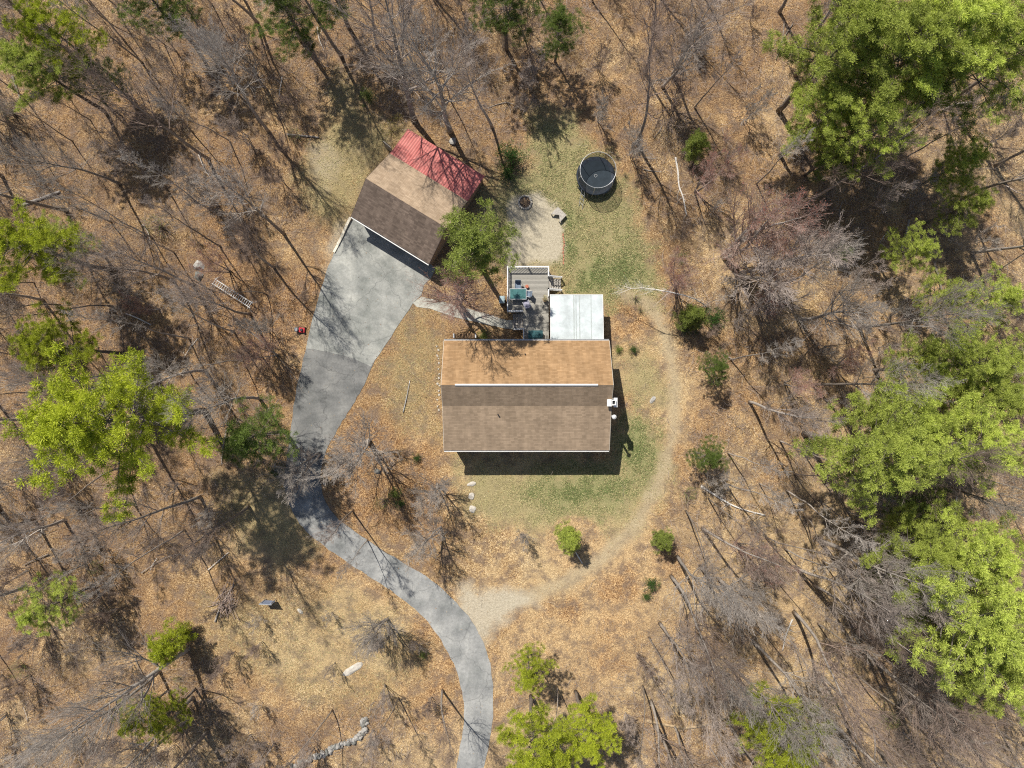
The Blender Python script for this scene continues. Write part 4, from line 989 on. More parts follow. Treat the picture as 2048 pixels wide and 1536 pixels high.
# ------------------------------------------------------------------ deck
DZ = 1.0
deck = thing('deck', 'weathered grey wooden deck with white railings behind the house', 'deck', (0, 0, 0))
dk = MB(); dk.box(-.45, 3.36, 6.55, 10.65, DZ - .14, DZ); dk.box(1.0, 3.36, wt + .03, 6.548, DZ - .14, DZ); dk.build('floor', DECKM, deck)
def railing(p, q, h=.92, z=DZ, post0=True, post1=True, zq=None):
    p = Vector((*p, z)); q = Vector((*q, z if zq is None else zq)); d = q - p; L = math.hypot(d.x, d.y); a = math.atan2(d.y, d.x); slope = (q.z - p.z) / L
    b = MB(); n_ = Vector((-math.sin(a), math.cos(a), 0)); t = Vector((math.cos(a), math.sin(a), 0))
    for (zo, wd, th) in ((h, .05, .05), (.10, .03, .05)):
        c = [p - n_ * wd + Vector((0, 0, zo)), q - n_ * wd + Vector((0, 0, zo)), q + n_ * wd + Vector((0, 0, zo)), p + n_ * wd + Vector((0, 0, zo))]
        b.slab(c, th)
    k = int(L / .13)
    for i in range(1, k):
        c = p + t * (L * i / k); c.z = p.z + slope * L * i / k
        b.box(c.x - .017, c.x + .017, c.y - .017, c.y + .017, c.z + .10, c.z + h - .05)
    r_ = b.build('railing', WHITE, deck)
    for use, pp in ((post0, p), (post1, q)):
        if use: MB().box(pp.x - .05, pp.x + .05, pp.y - .05, pp.y + .05, -.2 if pp.z > .5 else -.1, pp.z + h + .03).build('post', WHITE, deck)
railing((-.40, 10.6), (1.5, 10.6)); railing((1.5, 10.6), (3.3, 10.6), post0=False)
railing((-.40, 10.6), (-.40, 8.55), post0=False); railing((-.40, 8.55), (-.40, 6.6), post0=False)
railing((-.40, 6.6), (.95, 6.6), post0=False); railing((3.3, 10.6), (3.3, 9.8), post0=False); railing((3.3, 8.62), (3.3, 7.95), post1=False)
railing((1.05, 5.0), (1.05, 3.6)); railing((.2, 5.0), (1.05, 5.0), z=.35, post1=False, zq=DZ - .1)
railing((3.3, 9.8), (4.55, 9.8), post0=False, zq=.1); railing((3.3, 8.62), (4.55, 8.62), post0=True, zq=.1)
for nm, x0, x1, y0, y1, n_, sx in (('stair', 3.37, 4.55, 8.7, 9.72, 5, 1), ('stair', .98, .05, 5.08, 6.5, 4, -1)):
    b = MB()
    for i in range(n_):
        xa = x0 + (x1 - x0) * i / n_; xb = x0 + (x1 - x0) * (i + .86) / n_; z = DZ - (i + 1) * DZ / (n_ + 1)
        b.box(min(xa, xb), max(xa, xb), y0, y1, z - .04, z)
    for yy in (y0 + .02, y1 - .07):
        b.slab([(x0, yy, DZ - .22), (x1, yy, .0), (x1, yy + .05, .0), (x0, yy + .05, DZ - .22)] if sx > 0 else [(x1, yy, .0), (x0, yy, DZ - .22), (x0, yy + .05, DZ - .22), (x1, yy + .05, .0)], .2)
    b.build(nm, WOODG, deck)
for (x, y) in ((0.0, 7), (0, 9.5), (3, 7), (3, 9.5), (2, 5)): MB().box(x - .07, x + .07, y - .07, y + .07, -.3, DZ - .142).build('footing_post', WOODB, deck)

# deck furniture
TEAL = plain('teal_glass', (0.05, 0.135, 0.135), .3, .15, 3); BLUEC = plain('blue_fabric', (0.15, 0.19, 0.25), .8, .2, 5); DTEAL = plain('dark_teal_cover', (0.02, 0.075, 0.085), .6, .3, 3, 0, .3)
tx, ty = G(1036, 588, 1.7)
t = thing('patio_table', 'teal glass topped patio table on the deck', 'table', (tx, ty, DZ))
MB().box(-.72, .72, -.45, .45, .70, .725).build('table_top', TEAL, t, bevel=.01)
b = MB(); b.box(-.76, .76, -.49, -.45, .69, .73); b.box(-.76, .76, .45, .49, .69, .73); b.box(-.76, -.72, -.45, .45, .69, .73); b.box(.72, .76, -.45, .45, .69, .73); b.build('frame', STEEL, t)
for sx in (-1, 1):
    for sy in (-1, 1): MB().tube([(sx * .66, sy * .4, .7), (sx * .7, sy * .43, 0)], .022, 8).build('leg', STEEL, t)
def chair(name, x, y, rz, lab, fab, frm):
    t = thing(name, lab, 'chair', (x, y, DZ), rz, 'patio chairs on the deck')
    MB().slab([(-.26, -.26, .44), (.26, -.26, .44), (.26, .26, .40), (-.26, .26, .40)][::1], .04).build('seat', fab, t)
    MB().add([(-.26, -.25, .44), (.26, -.25, .44), (.26, -.42, 1.0), (-.26, -.42, 1.0), (-.26, -.29, .44), (.26, -.29, .44), (.26, -.46, 1.0), (-.26, -.46, 1.0)], [(0, 1, 2, 3), (7, 6, 5, 4), (0, 4, 5, 1), (1, 5, 6, 2), (2, 6, 7, 3), (3, 7, 4, 0)]).build('backrest', fab, t)
    for s in (-1, 1):
        MB().tube([(s * .29, -.36, .66), (s * .29, .0, .66), (s * .29, .25, .64)], .022, 8).build('armrest', frm, t)
        MB().tube([(s * .29, .24, .65), (s * .29, .28, 0)], .016, 8).build('leg', frm, t); MB().tube([(s * .29, -.34, .66), (s * .28, -.38, 0)], .016, 8).build('leg', frm, t)
cx_, cy_ = G(1036, 571, 1.6); chair('patio_chair', cx_, cy_, math.pi, 'blue patio chair above the teal table', BLUEC, STEEL)
cx_, cy_ = G(1054, 587, 1.6); chair('patio_chair', cx_, cy_, R(80), 'white framed patio chair right of the teal table', BLUEC, WHITE)
cx_, cy_ = G(1053, 607, 1.6); chair('patio_chair', cx_, cy_, R(25), 'pale lilac patio chair below right of the teal table', plain('lilac_fabric', (.30, .29, .36), .8), WHITE)
cx_, cy_ = G(1054, 572, 1.5); t = thing('flower_pot', 'small terracotta pot with salmon flowers on the deck', 'flower pot', (cx_, cy_, DZ))
MB().disc((0, 0), .11, 0, .28, 16, r2=.16).build('pot', plain('terracotta', (.45, .16, .09), .8), t); o = bpy.data.objects.new('flowers', SH_YEL[0][1]); link(o, t); o.scale = (.22,) * 3; o.location.z = .22; o.material_slots[0].link = 'OBJECT'; o.material_slots[0].material = plain('salmon_petal', (.62, .22, .18), .7)
cx_, cy_ = G(1091, 597, 2.2); t = thing('potted_shrub', 'tall dry potted shrub beside the white roof on the deck', 'potted plant', (cx_, cy_, DZ))
MB().disc((0, 0), .16, 0, .38, 16, r2=.22).build('pot', WOODB, t)
sm = shrub_mesh(91, 34, .42, 1.15, 14, plain('dry_leaf', (.52, .46, .27), .8), (.05, .11), .0)
for nm, me in zip(('stem', 'foliage'), sm): o = bpy.data.objects.new(nm, me); link(o, t); o.location.z = .35
cx_, cy_ = G(1071, 668, 1.6); t = thing('storage_bench', 'dark teal covered storage box against the house on the deck', 'storage box', (cx_, cy_ - .05, DZ))
MB().box(-.62, .62, -.33, .33, 0, .62).build('body', DTEAL, t, bevel=.03); MB().slab([(-.66, -.37, .70), (.66, -.37, .70), (.66, .37, .66), (-.66, .37, .66)], .035).build('lid', DTEAL, t, bevel=.01)
cx_, cy_ = G(1004, 600, .5); t = thing('utility_cart', 'grey blue box on the ground left of the deck railing', 'utility box', (cx_, cy_, 0))
MB().box(-.22, .22, -.3, .3, .06, .85).build('body', plain('grey_blue', (.22, .28, .31), .6), t, bevel=.02); MB().box(-.25, .25, -.33, .33, .86, .90).build('lid', plain('grey_blue_lid', (.28, .36, .38), .5), t, bevel=.01)
# trellis / rack by the back wall left
cx_, cy_ = G(930, 672, .6); t = thing('wood_rack', 'dark low firewood rack against the back wall of the house', 'firewood rack', (cx_, cy_, 0))
for xx in (-1.0, 1.0): MB().box(xx - .05, xx + .05, -.2, .2, 0, 1.1).build('post', STEEL, t)
MB().box(-.95, .95, -.2, .2, .1, .16).build('rail', STEEL, t)
b = MB(); r3 = random.Random(3)
for row in range(6):
    for i in range(13): b.tube([(-.9 + i * .145 + r3.uniform(-.02, .02), -.22, .23 + row * .125), (-.9 + i * .145, .22, .23 + row * .125)], r3.uniform(.05, .068), 7)
b.build('firewood', WOODB, t)

# ------------------------------------------------------------------ garage with lean-to
d_ = Vector((.852, -.524, 0)).normalized(); n_ = Vector((-.541, -.841, 0))   # along the ridge; towards the driveway
n_ = Vector((d_.y, -d_.x, 0)); n_ = n_ if n_.y < 0 else -n_
rp = Vector((*G(732, 357, 4.6), 0)); Lg = 8.14; Wg = 3.30
rq = rp + d_ * Lg
gar = thing('garage', 'garage with dark and tan shingled slopes and red metal lean-to roof', 'garage', (0, 0, 0))
V3 = lambda p, z: (p.x, p.y, z)
eF0, eF1 = rp + n_ * Wg, rq + n_ * Wg; eB0, eB1 = rp - n_ * Wg, rq - n_ * Wg
ZG, ZGE = 4.60, 2.65
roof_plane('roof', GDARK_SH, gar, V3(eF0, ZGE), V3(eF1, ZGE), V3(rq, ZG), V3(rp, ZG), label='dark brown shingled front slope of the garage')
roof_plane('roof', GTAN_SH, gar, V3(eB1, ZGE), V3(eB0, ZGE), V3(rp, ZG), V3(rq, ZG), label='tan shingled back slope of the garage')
lo0, lo1 = eB0 - n_ * 2.86 + d_ * .02, eB1 - n_ * 2.86
roof_plane('lean_to_roof', REDM, gar, V3(lo1, 1.95), V3(lo0, 1.95), V3(eB0 - n_ * .003, ZGE - .03), V3(eB1 - n_ * .003, ZGE - .03), .05, label='faded red ribbed metal roof of the garage lean-to')
a0, a1 = rp + d_ * .2, rq - d_ * .2; wgn = Wg - .30
b = MB(); sec = [(wgn, -.3), (wgn, ZGE + .06), (0, ZG - .14), (-wgn, ZGE + .06), (-wgn, -.3)]; n5 = 5
b.add([V3(a0 + n_ * s, z) for s, z in sec] + [V3(a1 + n_ * s, z) for s, z in sec], [tuple(range(5)), (9, 8, 7, 6, 5)] + [(i, 5 + i, 5 + (i + 1) % 5, (i + 1) % 5) for i in range(5)]); b.build('wall', SIDING_G, gar)
for e, g_ in ((a0, 1), (a1, -1)):
    b = MB()
    p1 = e - n_ * wgn; p2 = e - n_ * (Wg + 2.6); q1 = p1 + d_ * .1 * g_; q2 = p2 + d_ * .1 * g_
    b.add([V3(p1, -.2), V3(p2, -.2), V3(q2, -.2), V3(q1, -.2), V3(p1, 2.62), V3(p2, 1.88), V3(q2, 1.88), V3(q1, 2.62)], [(0, 1, 2, 3), (7, 6, 5, 4), (0, 4, 5, 1), (1, 5, 6, 2), (2, 6, 7, 3), (3, 7, 4, 0)])
    b.build('lean_to_wall', SIDING_G, gar)
for k in range(5):
    p = a0.lerp(a1, k / 4) - n_ * (Wg + 2.62); m_ = Matrix.Translation(p); MB().box(-.06, .06, -.06, .06, -.2, 1.87, mat=m_).build('post', WOODB, gar)
m_ = Matrix.Translation(eF0) @ Matrix.Rotation(math.atan2(d_.y, d_.x), 4, 'Z')
b = MB(); b.box(0, Lg, -.12, -.004, ZGE - .14, ZGE - .115, mat=m_); b.box(0, Lg, -.12, -.10, ZGE - .115, ZGE - .01, mat=m_); b.build('gutter', WHITE, gar)
mw = Matrix.Translation(a0 + n_ * wgn) @ Matrix.Rotation(math.atan2(d_.y, d_.x), 4, 'Z')
for k, xa in enumerate((.75, 4.35)):
    dr = MB(); dr.box(xa, xa + 2.7, -.05, -.004, .03, 2.25, mat=mw); dd_ = dr.build('garage_door', WHITE, gar)
    g2 = MB()
    for i in range(4): g2.box(xa + .2 + i * .62, xa + .66 + i * .62, -.062, -.052, 1.8, 2.08, mat=mw)
    g2.build('window', GLASS, dd_); MB().box(xa + 1.25, xa + 1.45, -.08, -.052, .95, .98, mat=mw).build('handle', STEEL, dd_)
lamp = MB(); lp = mw @ Vector((.35, -.16, 0)); lamp.disc((lp.x, lp.y), .12, 2.0, 2.28, 14, r2=.08); lamp.build('wall_lamp', WHITE, gar)
for s0, s1, e0, e1 in ((rp, eF0, ZG, ZGE), (rq, eF1, ZG, ZGE), (rp, eB0, ZG, ZGE), (rq, eB1, ZG, ZGE)):
    off = d_ * (-.02 if s0 is rp else .02); t2 = d_ * .012
    b = MB(); P = [s0 + off - t2, s1 + off - t2, s1 + off + t2, s0 + off + t2]; Zs = [e0, e1, e1, e0]
    b.add([V3(p, z - .2) for p, z in zip(P, Zs)] + [V3(p, z - .012) for p, z in zip(P, Zs)], [(3, 2, 1, 0), (4, 5, 6, 7), (0, 1, 5, 4), (1, 2, 6, 5), (2, 3, 7, 6), (3, 0, 4, 7)]); b.build('rake_board', plain('dark_trim', (.07, .05, .045), .7), gar)
# door of the lean-to standing open at its left corner
p0 = Vector((*G(783, 298, 1.5), 0)); p1 = Vector((*G(768, 285, 1.5), 0)); dv = (p1 - p0).normalized(); m2 = Matrix.Translation(p0) @ Matrix.Rotation(math.atan2(dv.y, dv.x), 4, 'Z')
MB().box(0, (p1 - p0).length, -.03, .03, .05, 1.85, mat=m2).build('door', WOODG, gar)['label'] = 'pale open door of the garage lean-to'
# retaining curb left of the pad
b = MB(); pts = [(702, 436), (694, 452), (686, 470), (676, 490), (668, 505)]
P = [Vector((*G(*p), 0)) for p in pts]
for i, (a, c_) in enumerate(zip(P[:-1], P[1:])):
    e = (c_ - a).normalized(); nn_ = Vector((e.y, -e.x, 0)) * .11
    b.slab([V3(a + nn_, .28 - i * .05), V3(c_ + nn_, .28 - i * .05), V3(c_ - nn_, .28 - i * .05), V3(a - nn_, .28 - i * .05)], .5)
tag(b.build('retaining_curb', plain('pale_concrete', (.62, .57, .46), .9, .15, 5)), 'pale concrete curb along the left edge of the parking pad', 'curb')

# ------------------------------------------------------------------ trampoline
tx, ty = 7.68, 19.1
t = thing('trampoline', 'round black trampoline with tall safety net on the back lawn', 'trampoline', (tx, ty, 0))
MATM = plain('jump_mat', (0.022, 0.032, 0.042), .8, .15, 3); PADB = plain('spring_pad', (0.018, 0.026, 0.04), .6, .3, 4)
MB().disc((0, 0), 1.42, .82, .83, 48).build('jump_mat', MATM, t)
b = MB(); nn = 48
vs = []; 
for rr_, z in ((1.40, .835), (1.74, .86), (1.78, .82)):
    vs += [(rr_ * math.cos(6.2832 * k / nn), rr_ * math.sin(6.2832 * k / nn), z) for k in range(nn)]
fs = [(j * nn + k, (j + 1) * nn + k, (j + 1) * nn + (k + 1) % nn, j * nn + (k + 1) % nn) for j in range(2) for k in range(nn)]
b.add(vs, fs); b.build('spring_pad', PADB, t)
MB().ring((0, 0), 1.74, .80, .028).build('frame', STEEL, t, True)
NETM = NT('net'); NETM.base((.02, .022, .026)); tr = NETM.n('ShaderNodeBsdfTransparent'); mx = NETM.n('ShaderNodeMixShader'); mx.inputs[0].default_value = .42
NETM.l(tr.outputs[0], mx.inputs[1]); NETM.l(NETM.b.outputs[0], mx.inputs[2]); NETM.l(mx.outputs[0], NETM.out.inputs[0]); NETM = NETM.m
b = MB(); vs = []
for j in range(5):
    z = .86 + (2.62 - .86) * j / 4
    vs += [((1.66 - .05 * j / 4) * math.cos(6.2832 * k / nn), (1.66 - .05 * j / 4) * math.sin(6.2832 * k / nn), z) for k in range(nn)]
b.add(vs, [(j * nn + k, j * nn + (k + 1) % nn, (j + 1) * nn + (k + 1) % nn, (j + 1) * nn + k) for j in range(4) for k in range(nn)]); b.build('safety_net', NETM, t)
MB().ring((0, 0), 1.61, 2.64, .022).build('top_ring', STEEL, t, True)
for k in range(6):
    a = R(60 * k + 20); c, s = math.cos(a), math.sin(a)
    MB().tube([(1.80 * c, 1.80 * s, .1), (1.80 * c, 1.80 * s, 2.2), (1.63 * c, 1.63 * s, 2.64)], .022, 8).build('pole', STEEL, t)
for k in range(4):
    a = R(90 * k + 25); a2 = a + .5
    MB().tube([(1.74 * math.cos(a), 1.74 * math.sin(a), .8), (1.74 * math.cos(a), 1.74 * math.sin(a), .03), (1.74 * math.cos(a2), 1.74 * math.sin(a2), .03), (1.74 * math.cos(a2), 1.74 * math.sin(a2), .8)], .024, 8).build('leg', STEEL, t)
b = MB()
for k in range(8): a = .785 * k; b.disc((.13 * math.cos(a), .13 * math.sin(a)), .022, .832, .838, 8)
b.build('emblem', WHITE, t)
x0, y0 = G(1166, 402, .3); st = thing('ladder', 'short metal step ladder leaning on the trampoline frame', 'ladder', (0, 0, 0))
top = Vector((tx - 1.15, ty - 1.36, .84)); bot = Vector((x0 - .2, y0 - .55, 0)); sd = Vector((.75, -.65, 0)).normalized() * .2
for s in (-1, 1): MB().tube([tuple(bot + sd * s), tuple(top + sd * s)], .02, 8).build('rail', STEEL, st)
for k in range(1, 4): c = bot.lerp(top, k / 4); MB().tube([tuple(c - sd), tuple(c + sd)], .022, 8).build('rung', STEEL, st)

# ------------------------------------------------------------------ stones
def rock(name, x, y, z, sx, sy, sz, seed, mat, parent=None):
    import bmesh
    bm = bmesh.new(); bmesh.ops.create_icosphere(bm, subdivisions=2, radius=1); r4 = random.Random(seed)
    ph = [r4.uniform(0, 6) for _ in range(6)]
    for vv in bm.verts:
        p = vv.co; f = 1 + .14 * math.sin(p.x * 3 + ph[0]) + .12 * math.sin(p.y * 4 + ph[1]) + .10 * math.sin(p.z * 5 + ph[2]) + r4.uniform(-.05, .05)
        vv.co = Vector((p.x * sx * f, p.y * sy * f, max(-.4, p.z) * sz * f))
    me = bpy.data.meshes.new(name); bm.to_mesh(me); bm.free(); me.materials.append(mat)
    o = bpy.data.objects.new(name, me); o.location = (x, y, z); o.rotation_euler = (0, 0, r4.uniform(0, 6)); link(o, parent); return o
ORDN = 'first second third fourth fifth sixth seventh eighth ninth tenth eleventh twelfth thirteenth fourteenth fifteenth'.split()
STONE = plain('field_stone', (0.33, 0.315, 0.29), .9, .25, 4, 0, .4); PALE = plain('pale_stone', (0.44, 0.405, 0.35), .85, .15, 4, 0, .3); DGREY = plain('dark_stone', (0.17, 0.17, 0.155), .9, .3, 3, 0, .4)
for (u, v_, a, b_, c_, mt, lab) in ((399, 532, .50, .42, .40, STONE, 'upper of the two grey boulders left of the ladder rack'), (398, 552, .52, .40, .42, DGREY, 'lower mossy boulder of the two left of the ladder rack'),
    (943, 968, .36, .24, .12, PALE, 'uppermost pale flat stone left of the front lawn'), (943, 992, .30, .26, .12, PALE, 'middle pale flat stone left of the front lawn'), (945, 1018, .40, .34, .10, PALE, 'lowest and largest pale stone left of the front lawn'),
    (706, 1338, .95, .32, .14, PALE, 'long pale slab of stone left of the lower driveway'), (745, 1486, .36, .26, .25, DGREY, 'lone dark stone below the slab, right of the stone wall'),
    (600, 1222, .36, .13, .16, PALE, 'small white stone at the edge of the big pine shadow'), (755, 943, .22, .3, .3, DGREY, 'dark stone in the leaves of the driveway island'), (648, 967, .1, .1, .1, PALE, 'tiny white stone on the inner edge of the driveway bend'),
    (905, 283, .35, .3, .25, STONE, 'grey stone above the red metal roof'), (1305, 800, .4, .16, .1, STONE, 'grey stone to the right of the house chimney')):
    x, y = G(u, v_); o = rock('stone', x, y, .02, a, b_, c_, int(u * 3 + v_), mt)
    tag(o, lab, 'stone')
    if 'long pale slab' in lab: o.rotation_euler.z = R(32)
wall_ = thing('stone_wall', 'low tumbled line of grey fieldstones crossing the bottom leaf litter', 'stone wall', (0, 0, 0)); r5 = random.Random(9)
WL = crom([(585, 1533), (620, 1518), (650, 1506), (675, 1492), (700, 1484), (722, 1470), (730, 1452), (728, 1438)], 6)
b = MB()
for i, (u, v_) in enumerate(WL):
    for k in range(2):
        x, y = G(u + r5.uniform(-5, 5), v_ + r5.uniform(-4, 4)); rock('wall_stone', x, y, .02 + .12 * k, r5.uniform(.16, .3), r5.uniform(.14, .24), r5.uniform(.14, .22), i * 7 + k, (STONE, DGREY, STONE)[i % 3], wall_)
for i in range(15):
    v_ = 693 + i * 9 + r5.uniform(-3, 3); x, y = G(876 + r5.uniform(-3, 3), v_)
    tag(rock('edging_stone', x, y, .02, r5.uniform(.07, .14), r5.uniform(.06, .12), .08, i + 60, PALE), '%s edging stone counted downward along the left house wall' % ORDN[i], 'stone', 'edging stones left of the house')
for i in range(9):
    u = 1127 + r5.uniform(-1, 1); v_ = 470 + i * 7; x, y = G(u, v_)
    o = MB().box(-.05, .05, -.13, .13, -.02, .07).build('brick', plain('brick_red', (.40, .17, .11), .85), None, bevel=.008); o.location = (x, y, .0); o.rotation_euler.z = r5.uniform(-.2, .2)
    tag(o, '%s red brick counted downward along the right side of the sand patch' % ORDN[i], 'brick', 'edging bricks of the sand patch')
# fire pit
fx, fy = G(1050, 405); fp = thing('fire_pit', 'round stone fire pit full of dry sticks above the sand patch', 'fire pit', (fx, fy, 0))
for k in range(18):
    a = k * 6.283 / 18; rock('ring_stone', .60 * math.cos(a), .60 * math.sin(a), .05, .13, .10, .13, k + 200, (PALE, STONE)[k % 2], fp)
MB().disc((0, 0), .5, -.02, .03, 20).build('ash_bed', plain('ash', (.12, .09, .07), .95, .4, 9), fp)
b = MB()
for k in range(26):
    a = r5.uniform(0, 3.14); L = r5.uniform(.15, .4); cxx, cyy = r5.uniform(-.22, .22), r5.uniform(-.22, .22)
    b.tube([(cxx - L * math.cos(a), cyy - L * math.sin(a), r5.uniform(.04, .1)), (cxx + L * math.cos(a) * .8, cyy + L * math.sin(a) * .8, r5.uniform(.06, .2))], r5.uniform(.012, .03), 6)
b.build('firewood', plain('stick_wood', (.36, .24, .14), .85), fp)
# corner bench
bx_, by_ = G(1118, 425, .4); bt = thing('corner_bench', 'weathered grey L shaped wooden bench near the fire pit', 'bench', (0, 0, 0))
A_ = [Vector((*G(*p, .42), 0)) for p in ((1102, 428), (1115.5, 413.5), (1133, 430), (1120, 444), (1118, 430))]
for nm, P in (('seat', [A_[0], A_[4], (A_[1] + A_[2]) / 2 * .0 + A_[1]]), ):
    pass
mid_c = A_[1].lerp(A_[2], .45)
b = MB(); b.prism([(p.x, p.y) for p in (A_[0], A_[4], mid_c, A_[1])], .37, .42); b.build('seat', WOODG, bt)
b = MB(); b.prism([(p.x, p.y) for p in (A_[4] + Vector((.012, 0, 0)), A_[3], A_[2], mid_c + Vector((.012, 0, 0)))], .37, .42); b.build('seat', WOODG, bt)
for p in (A_[0], A_[1], A_[2], A_[3], A_[4]):
    c = (A_[0] + A_[1] + A_[2] + A_[3]) / 4; p = p.lerp(c, .12) if p is not A_[4] else p.lerp(mid_c, .2)
    MB().box(p.x - .04, p.x + .04, p.y - .04, p.y + .04, 0, .368).build('leg', WOODG, bt)
# ladder rack (row of rungs on end frames)
p0, p1 = Vector((*G(427, 562, .8), 0)), Vector((*G(503, 611, .8), 0)); Ld = (p1 - p0).length; an = math.atan2((p1 - p0).y, (p1 - p0).x)
lr = thing('ladder_rack', 'white metal horizontal ladder on end legs lying in the left woods', 'monkey bars', (p0.x, p0.y, 0), an); ALU = plain('white_metal', (.55, .55, .54), .4, .06, 5)
for s in (-1, 1): MB().box(0, Ld, s * .24 - .025, s * .24 + .025, .78, .86).build('rail', ALU, lr)
for k in range(19): MB().tube([(.1 + k * (Ld - .2) / 18, -.22, .82), (.1 + k * (Ld - .2) / 18, .22, .82)], .024, 7).build('rung', ALU, lr)
for xx in (.12, Ld - .12):
    for s in (-1, 1): MB().tube([(xx, s * .24, .8), (xx + (-.25 if xx < 1 else .1), s * .5, 0)], .025, 7).build('leg', ALU, lr)
    MB().tube([(xx, -.42, .88), (xx, .42, .88)], .022, 7).build('crossbar', ALU, lr)
# push mower
mx_, my_ = G(603, 660, .3); mo = thing('lawn_mower', 'small red and black push mower beside the parking pad', 'lawn mower', (mx_, my_, 0), R(175))
REDP = plain('red_paint', (.42, .03, .04), .35, .1, 4)
MB().box(-.28, .28, -.23, .23, .12, .26).build('deck_shell', REDP, mo, bevel=.05); MB().disc((0, 0), .15, .26, .44, 18, r2=.11).build('engine', BLACK, mo)
for sx in (-1, 1):
    for sy in (-1, 1): m_ = Matrix.Translation((sx * .24, sy * .27, .11)) @ Matrix.Rotation(R(90), 4, 'X'); b = MB(); b.disc((0, 0), .11, -.025, .025, 16); b.v = [tuple(m_ @ Vector(p)) for p in b.v]; b.build('wheel', BLACK, mo)
for s in (-1, 1): MB().tube([(.26, s * .2, .25), (.75, s * .22, .85)], .014, 7).build('handle', BLACK, mo)
MB().tube([(.75, -.22, .85), (.75, .22, .85)], .016, 7).build('grip', BLACK, mo); b = MB(); b.box(.32, .62, -.18, .18, .2, .48); b.build('grass_bag', plain('grey_bag', (.22, .24, .26), .8), mo, bevel=.05)
# upright board
ux, uy = G(537, 1203, .6); ub = thing('upright_board', 'thin blue grey upright board standing in grass by the big pine shadow', 'board', (ux, uy, 0), R(-3))
MB().box(-.56, .56, -.025, .025, .35, 1.45).build('panel', plain('blue_grey_panel', (.20, .25, .36), .4, .1, 4), ub); 
for s in (-1, 1): MB().box(s * .45 - .03, s * .45 + .03, .028, .07, -.05, 1.3).build('post', STEEL, ub)
MB().box(-.58, .58, -.035, .035, 1.452, 1.50).build('top_rail', STEEL, ub)
# ------------------------------------------------------------------ fallen wood and sticks
def log(name, pts, r0, r1, mat, lab, cat='log', hs=.08, twigs=0, seed=1):
    r6 = random.Random(seed); P = [Vector((*G(u, v_, hs), hs + r6.uniform(0, .04))) for u, v_ in crom(pts, 4)]
    n6 = len(P); b = MB(); b.tube(P, [(r0 + (r1 - r0) * i / (n6 - 1)) * r6.uniform(.9, 1.1) for i in range(n6)], 8)
    for _ in range(twigs):
        i = r6.randrange(n6 // 4, n6); p = P[i]; a = r6.uniform(0, 6.28); L = r6.uniform(.4, 1.5)
        b.tube([p, p + Vector((math.cos(a) * L * .5, math.sin(a) * L * .5, .15)), p + Vector((math.cos(a + .3) * L, math.sin(a + .3) * L, .2))], [.018, .012, .005], 5)
    return tag(b.build(name, mat, None, True), lab, cat)
log('fallen_log', [(1293, 1441), (1330, 1449), (1370, 1455), (1405, 1450), (1440, 1440), (1460, 1425)], .16, .10, plain('log_brown', (.34, .25, .15), .9, .25, 3, 0, .4), 'thick brown fallen log near the bottom edge', hs=.14)
log('fallen_birch', [(1351, 315), (1356, 345), (1358, 372), (1366, 395), (1373, 430)], .09, .05, BIRCH, 'white birch trunk fallen right of the trampoline', twigs=7, seed=3)
log('fallen_limb', [(1402, 972), (1430, 990), (1460, 1008), (1490, 1020), (1530, 1030)], .10, .05, BIRCH, 'fallen white limb in the right woods below the path', twigs=14, seed=4)
log('fallen_stick', [(416, 1140), (432, 1126), (458, 1104)], .04, .03, BIRCH, 'white stick on bare ground in the lower left clearing', 'stick', seed=5)
log('fallen_stick', [(283, 1146), (312, 1126), (340, 1112), (362, 1108), (372, 1116)], .035, .02, TWIG_GREY, 'bent grey stick left of the white stick', 'stick', seed=6)
log('fallen_limb', [(975, 216), (1015, 205), (1050, 222)], .05, .03, BARK_DARK, 'dark limb lying above the large dark shrub', twigs=3, seed=7)
log('fallen_stick', [(806, 825), (812, 800), (820, 760)], .045, .025, STEEL, 'pale grey pole lying in grass left of the house', 'stick', seed=8)
log('fallen_limb', [(252, 627), (275, 636), (303, 650)], .07, .05, BIRCH, 'whitish log in the left woods below the boulders', seed=9)
log('fallen_log', [(45, 410), (80, 398), (120, 383)], .16, .12, BARK_GREY, 'grey log above the upper left edge pine', seed=10)
log('fallen_limb', [(470, 642), (520, 680), (580, 740), (600, 775)], .05, .03, BARK_DARK, 'long dark limb lying toward the driveway below the mower', twigs=4, seed=11)
log('wooden_pole', [(1151, 1104), (1165, 1127)], .05, .045, BIRCH, 'white pole at the foot of the small green fir', 'pole', seed=12)
log('fallen_limb', [(430, 1244), (440, 1215), (455, 1190), (468, 1168)], .08, .04, TWIG_GREY, 'curved grey limb leaning along the brush pile', twigs=8, seed=13)
r9 = random.Random(31); FL = {}; nfl = 0
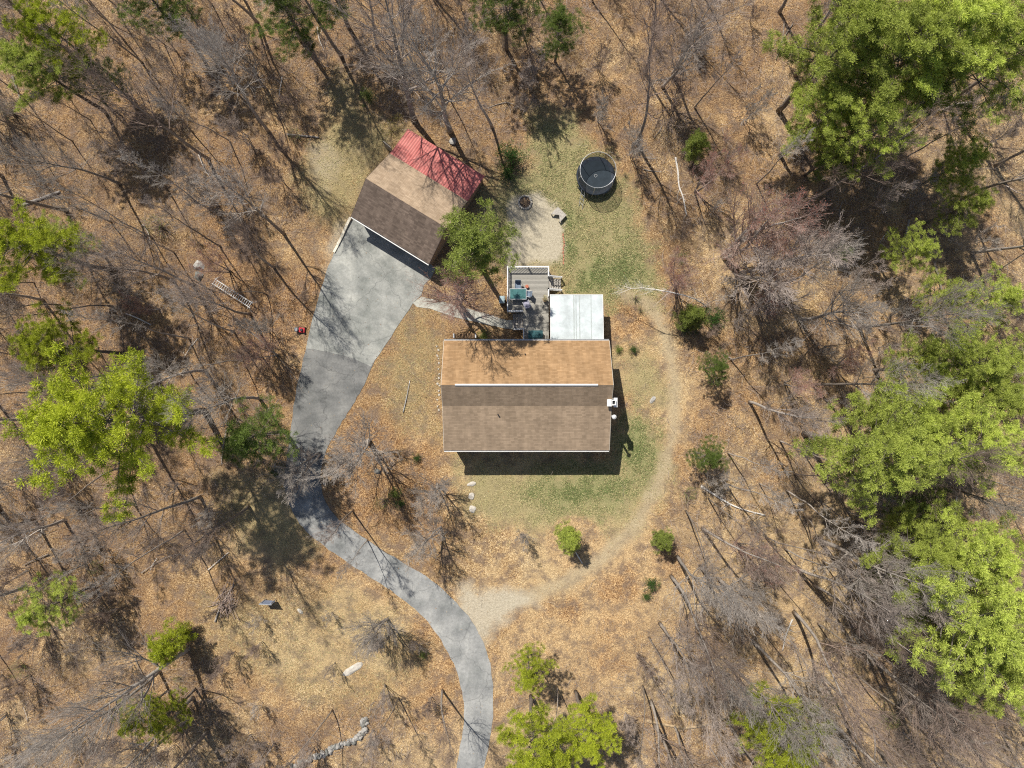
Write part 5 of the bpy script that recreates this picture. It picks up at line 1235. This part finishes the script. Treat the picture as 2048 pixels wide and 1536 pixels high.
while nfl < 44:
    u, v_ = r9.uniform(10, 2030), r9.uniform(10, 1520); ua, va = np.array([u]), np.array([v_])
    if zones(ua, va)[5][0] < .7 or paved(ua, va)[0] < 25: continue
    a = r9.uniform(0, 3.14); L = r9.uniform(20, 75); kx, ky = math.cos(a) * L, math.sin(a) * L
    mt, nm = r9.choice([(BARK_GREY, 'grey'), (BARK_DARK, 'dark brown'), (TWIG_GREY, 'pale grey'), (BIRCH, 'whitish')])
    big_ = L > 50; r0 = r9.uniform(.05, .12) if big_ else r9.uniform(.025, .05)
    o = log('fallen_branch' if not big_ else 'fallen_log', [(u - kx / 2, v_ - ky / 2), (u + r9.uniform(-4, 4), v_ + r9.uniform(-4, 4)), (u + kx / 2, v_ + ky / 2)], r0, r0 * .6, mt, 'x', 'log' if big_ else 'branch', twigs=r9.randrange(0, 6), seed=500 + nfl)
    o['group'] = 'fallen wood of the woods'
    best = min(LAND, key=lambda q: math.hypot(q[1] - u, q[2] - v_)); dx, dy = u - best[1], v_ - best[2]
    side = ('right of' if dx > 0 else 'left of') if abs(dx) > abs(dy) else ('below' if dy > 0 else 'above')
    FL.setdefault((('long ' if big_ else 'short ') + nm + ' fallen branch', side, best[0]), []).append((math.hypot(dx, dy), o)); nfl += 1
for (ds, side, lm), L in FL.items():
    L.sort(key=lambda q: q[0])
    for i, (d, o) in enumerate(L): o['label'] = '%s %s the %s' % (ds, side, lm) if len(L) == 1 else '%s, %s %s the %s' % (ds, ORD[i], side, lm)
bpx, bpy_ = G(457, 1200); bp = MB(); r7 = random.Random(8)
for k in range(46):
    a = R(60) + r7.gauss(0, .45); L = r7.uniform(.6, 1.5); ox, oy = r7.gauss(0, .35), r7.gauss(0, .5); z = r7.uniform(.03, .35)
    c = Vector((bpx + ox, bpy_ + oy, z)); dv = Vector((math.cos(a), math.sin(a), r7.uniform(-.08, .08))) * L; bp.tube([c - dv, c + Vector((0, 0, .05)), c + dv], [.03, .022, .008], 5)
tag(bp.build('brush_pile', TWIG_BROWN), 'heap of cut branches in the lower left clearing', 'brush pile')
# bent birch
b = MB(); P = [(1414, 615, 0), (1405, 607, 1.8), (1390, 598, 3.6), (1370, 591, 4.9), (1340, 584, 5.6), (1312, 579, 5.6), (1288, 576, 5.0), (1262, 577, 4.0), (1245, 579, 3.0)]
PP = [Vector((*G(u, v_, h_), h_)) for u, v_, h_ in P]
bb = thing('bent_birch', 'slender white birch bent over in an arch beside the path', 'tree', tuple(PP[0])); off = -PP[0]
b.tube([p + off for p in PP], [.07, .062, .055, .05, .042, .034, .026, .018, .01], 7); b.build('trunk', BIRCH, bb, True)
sg = []; r8 = random.Random(2)
for i in range(2, 9):
    for k in range(7):
        p = PP[i] + off; f = (PP[i] - PP[i - 1]).normalized(); dv = (f + Vector((r8.gauss(0, .5), r8.gauss(0, .5), r8.gauss(0, .35)))).normalized(); L = r8.uniform(.6, 1.8)
        q = p + dv * L * .5; q2 = q + (dv + Vector((r8.gauss(0, .2), r8.gauss(0, .2), -.15))) * L * .5; sg += [(p, q, .012, .008), (q, q2, .008, .003)]
        for m in range(3): e = q + Vector((r8.gauss(0, .3), r8.gauss(0, .3), r8.gauss(0, .2))) + f * .2; sg.append((q, e, .006, .003))
Vv, Fq = seg_tubes([tuple(s[0]) for s in sg], [tuple(s[1]) for s in sg], [s[2] for s in sg], [s[3] for s in sg])
link(bpy.data.objects.new('crown', np_mesh('crown', Vv, Fq, [BIRCH])), bb)
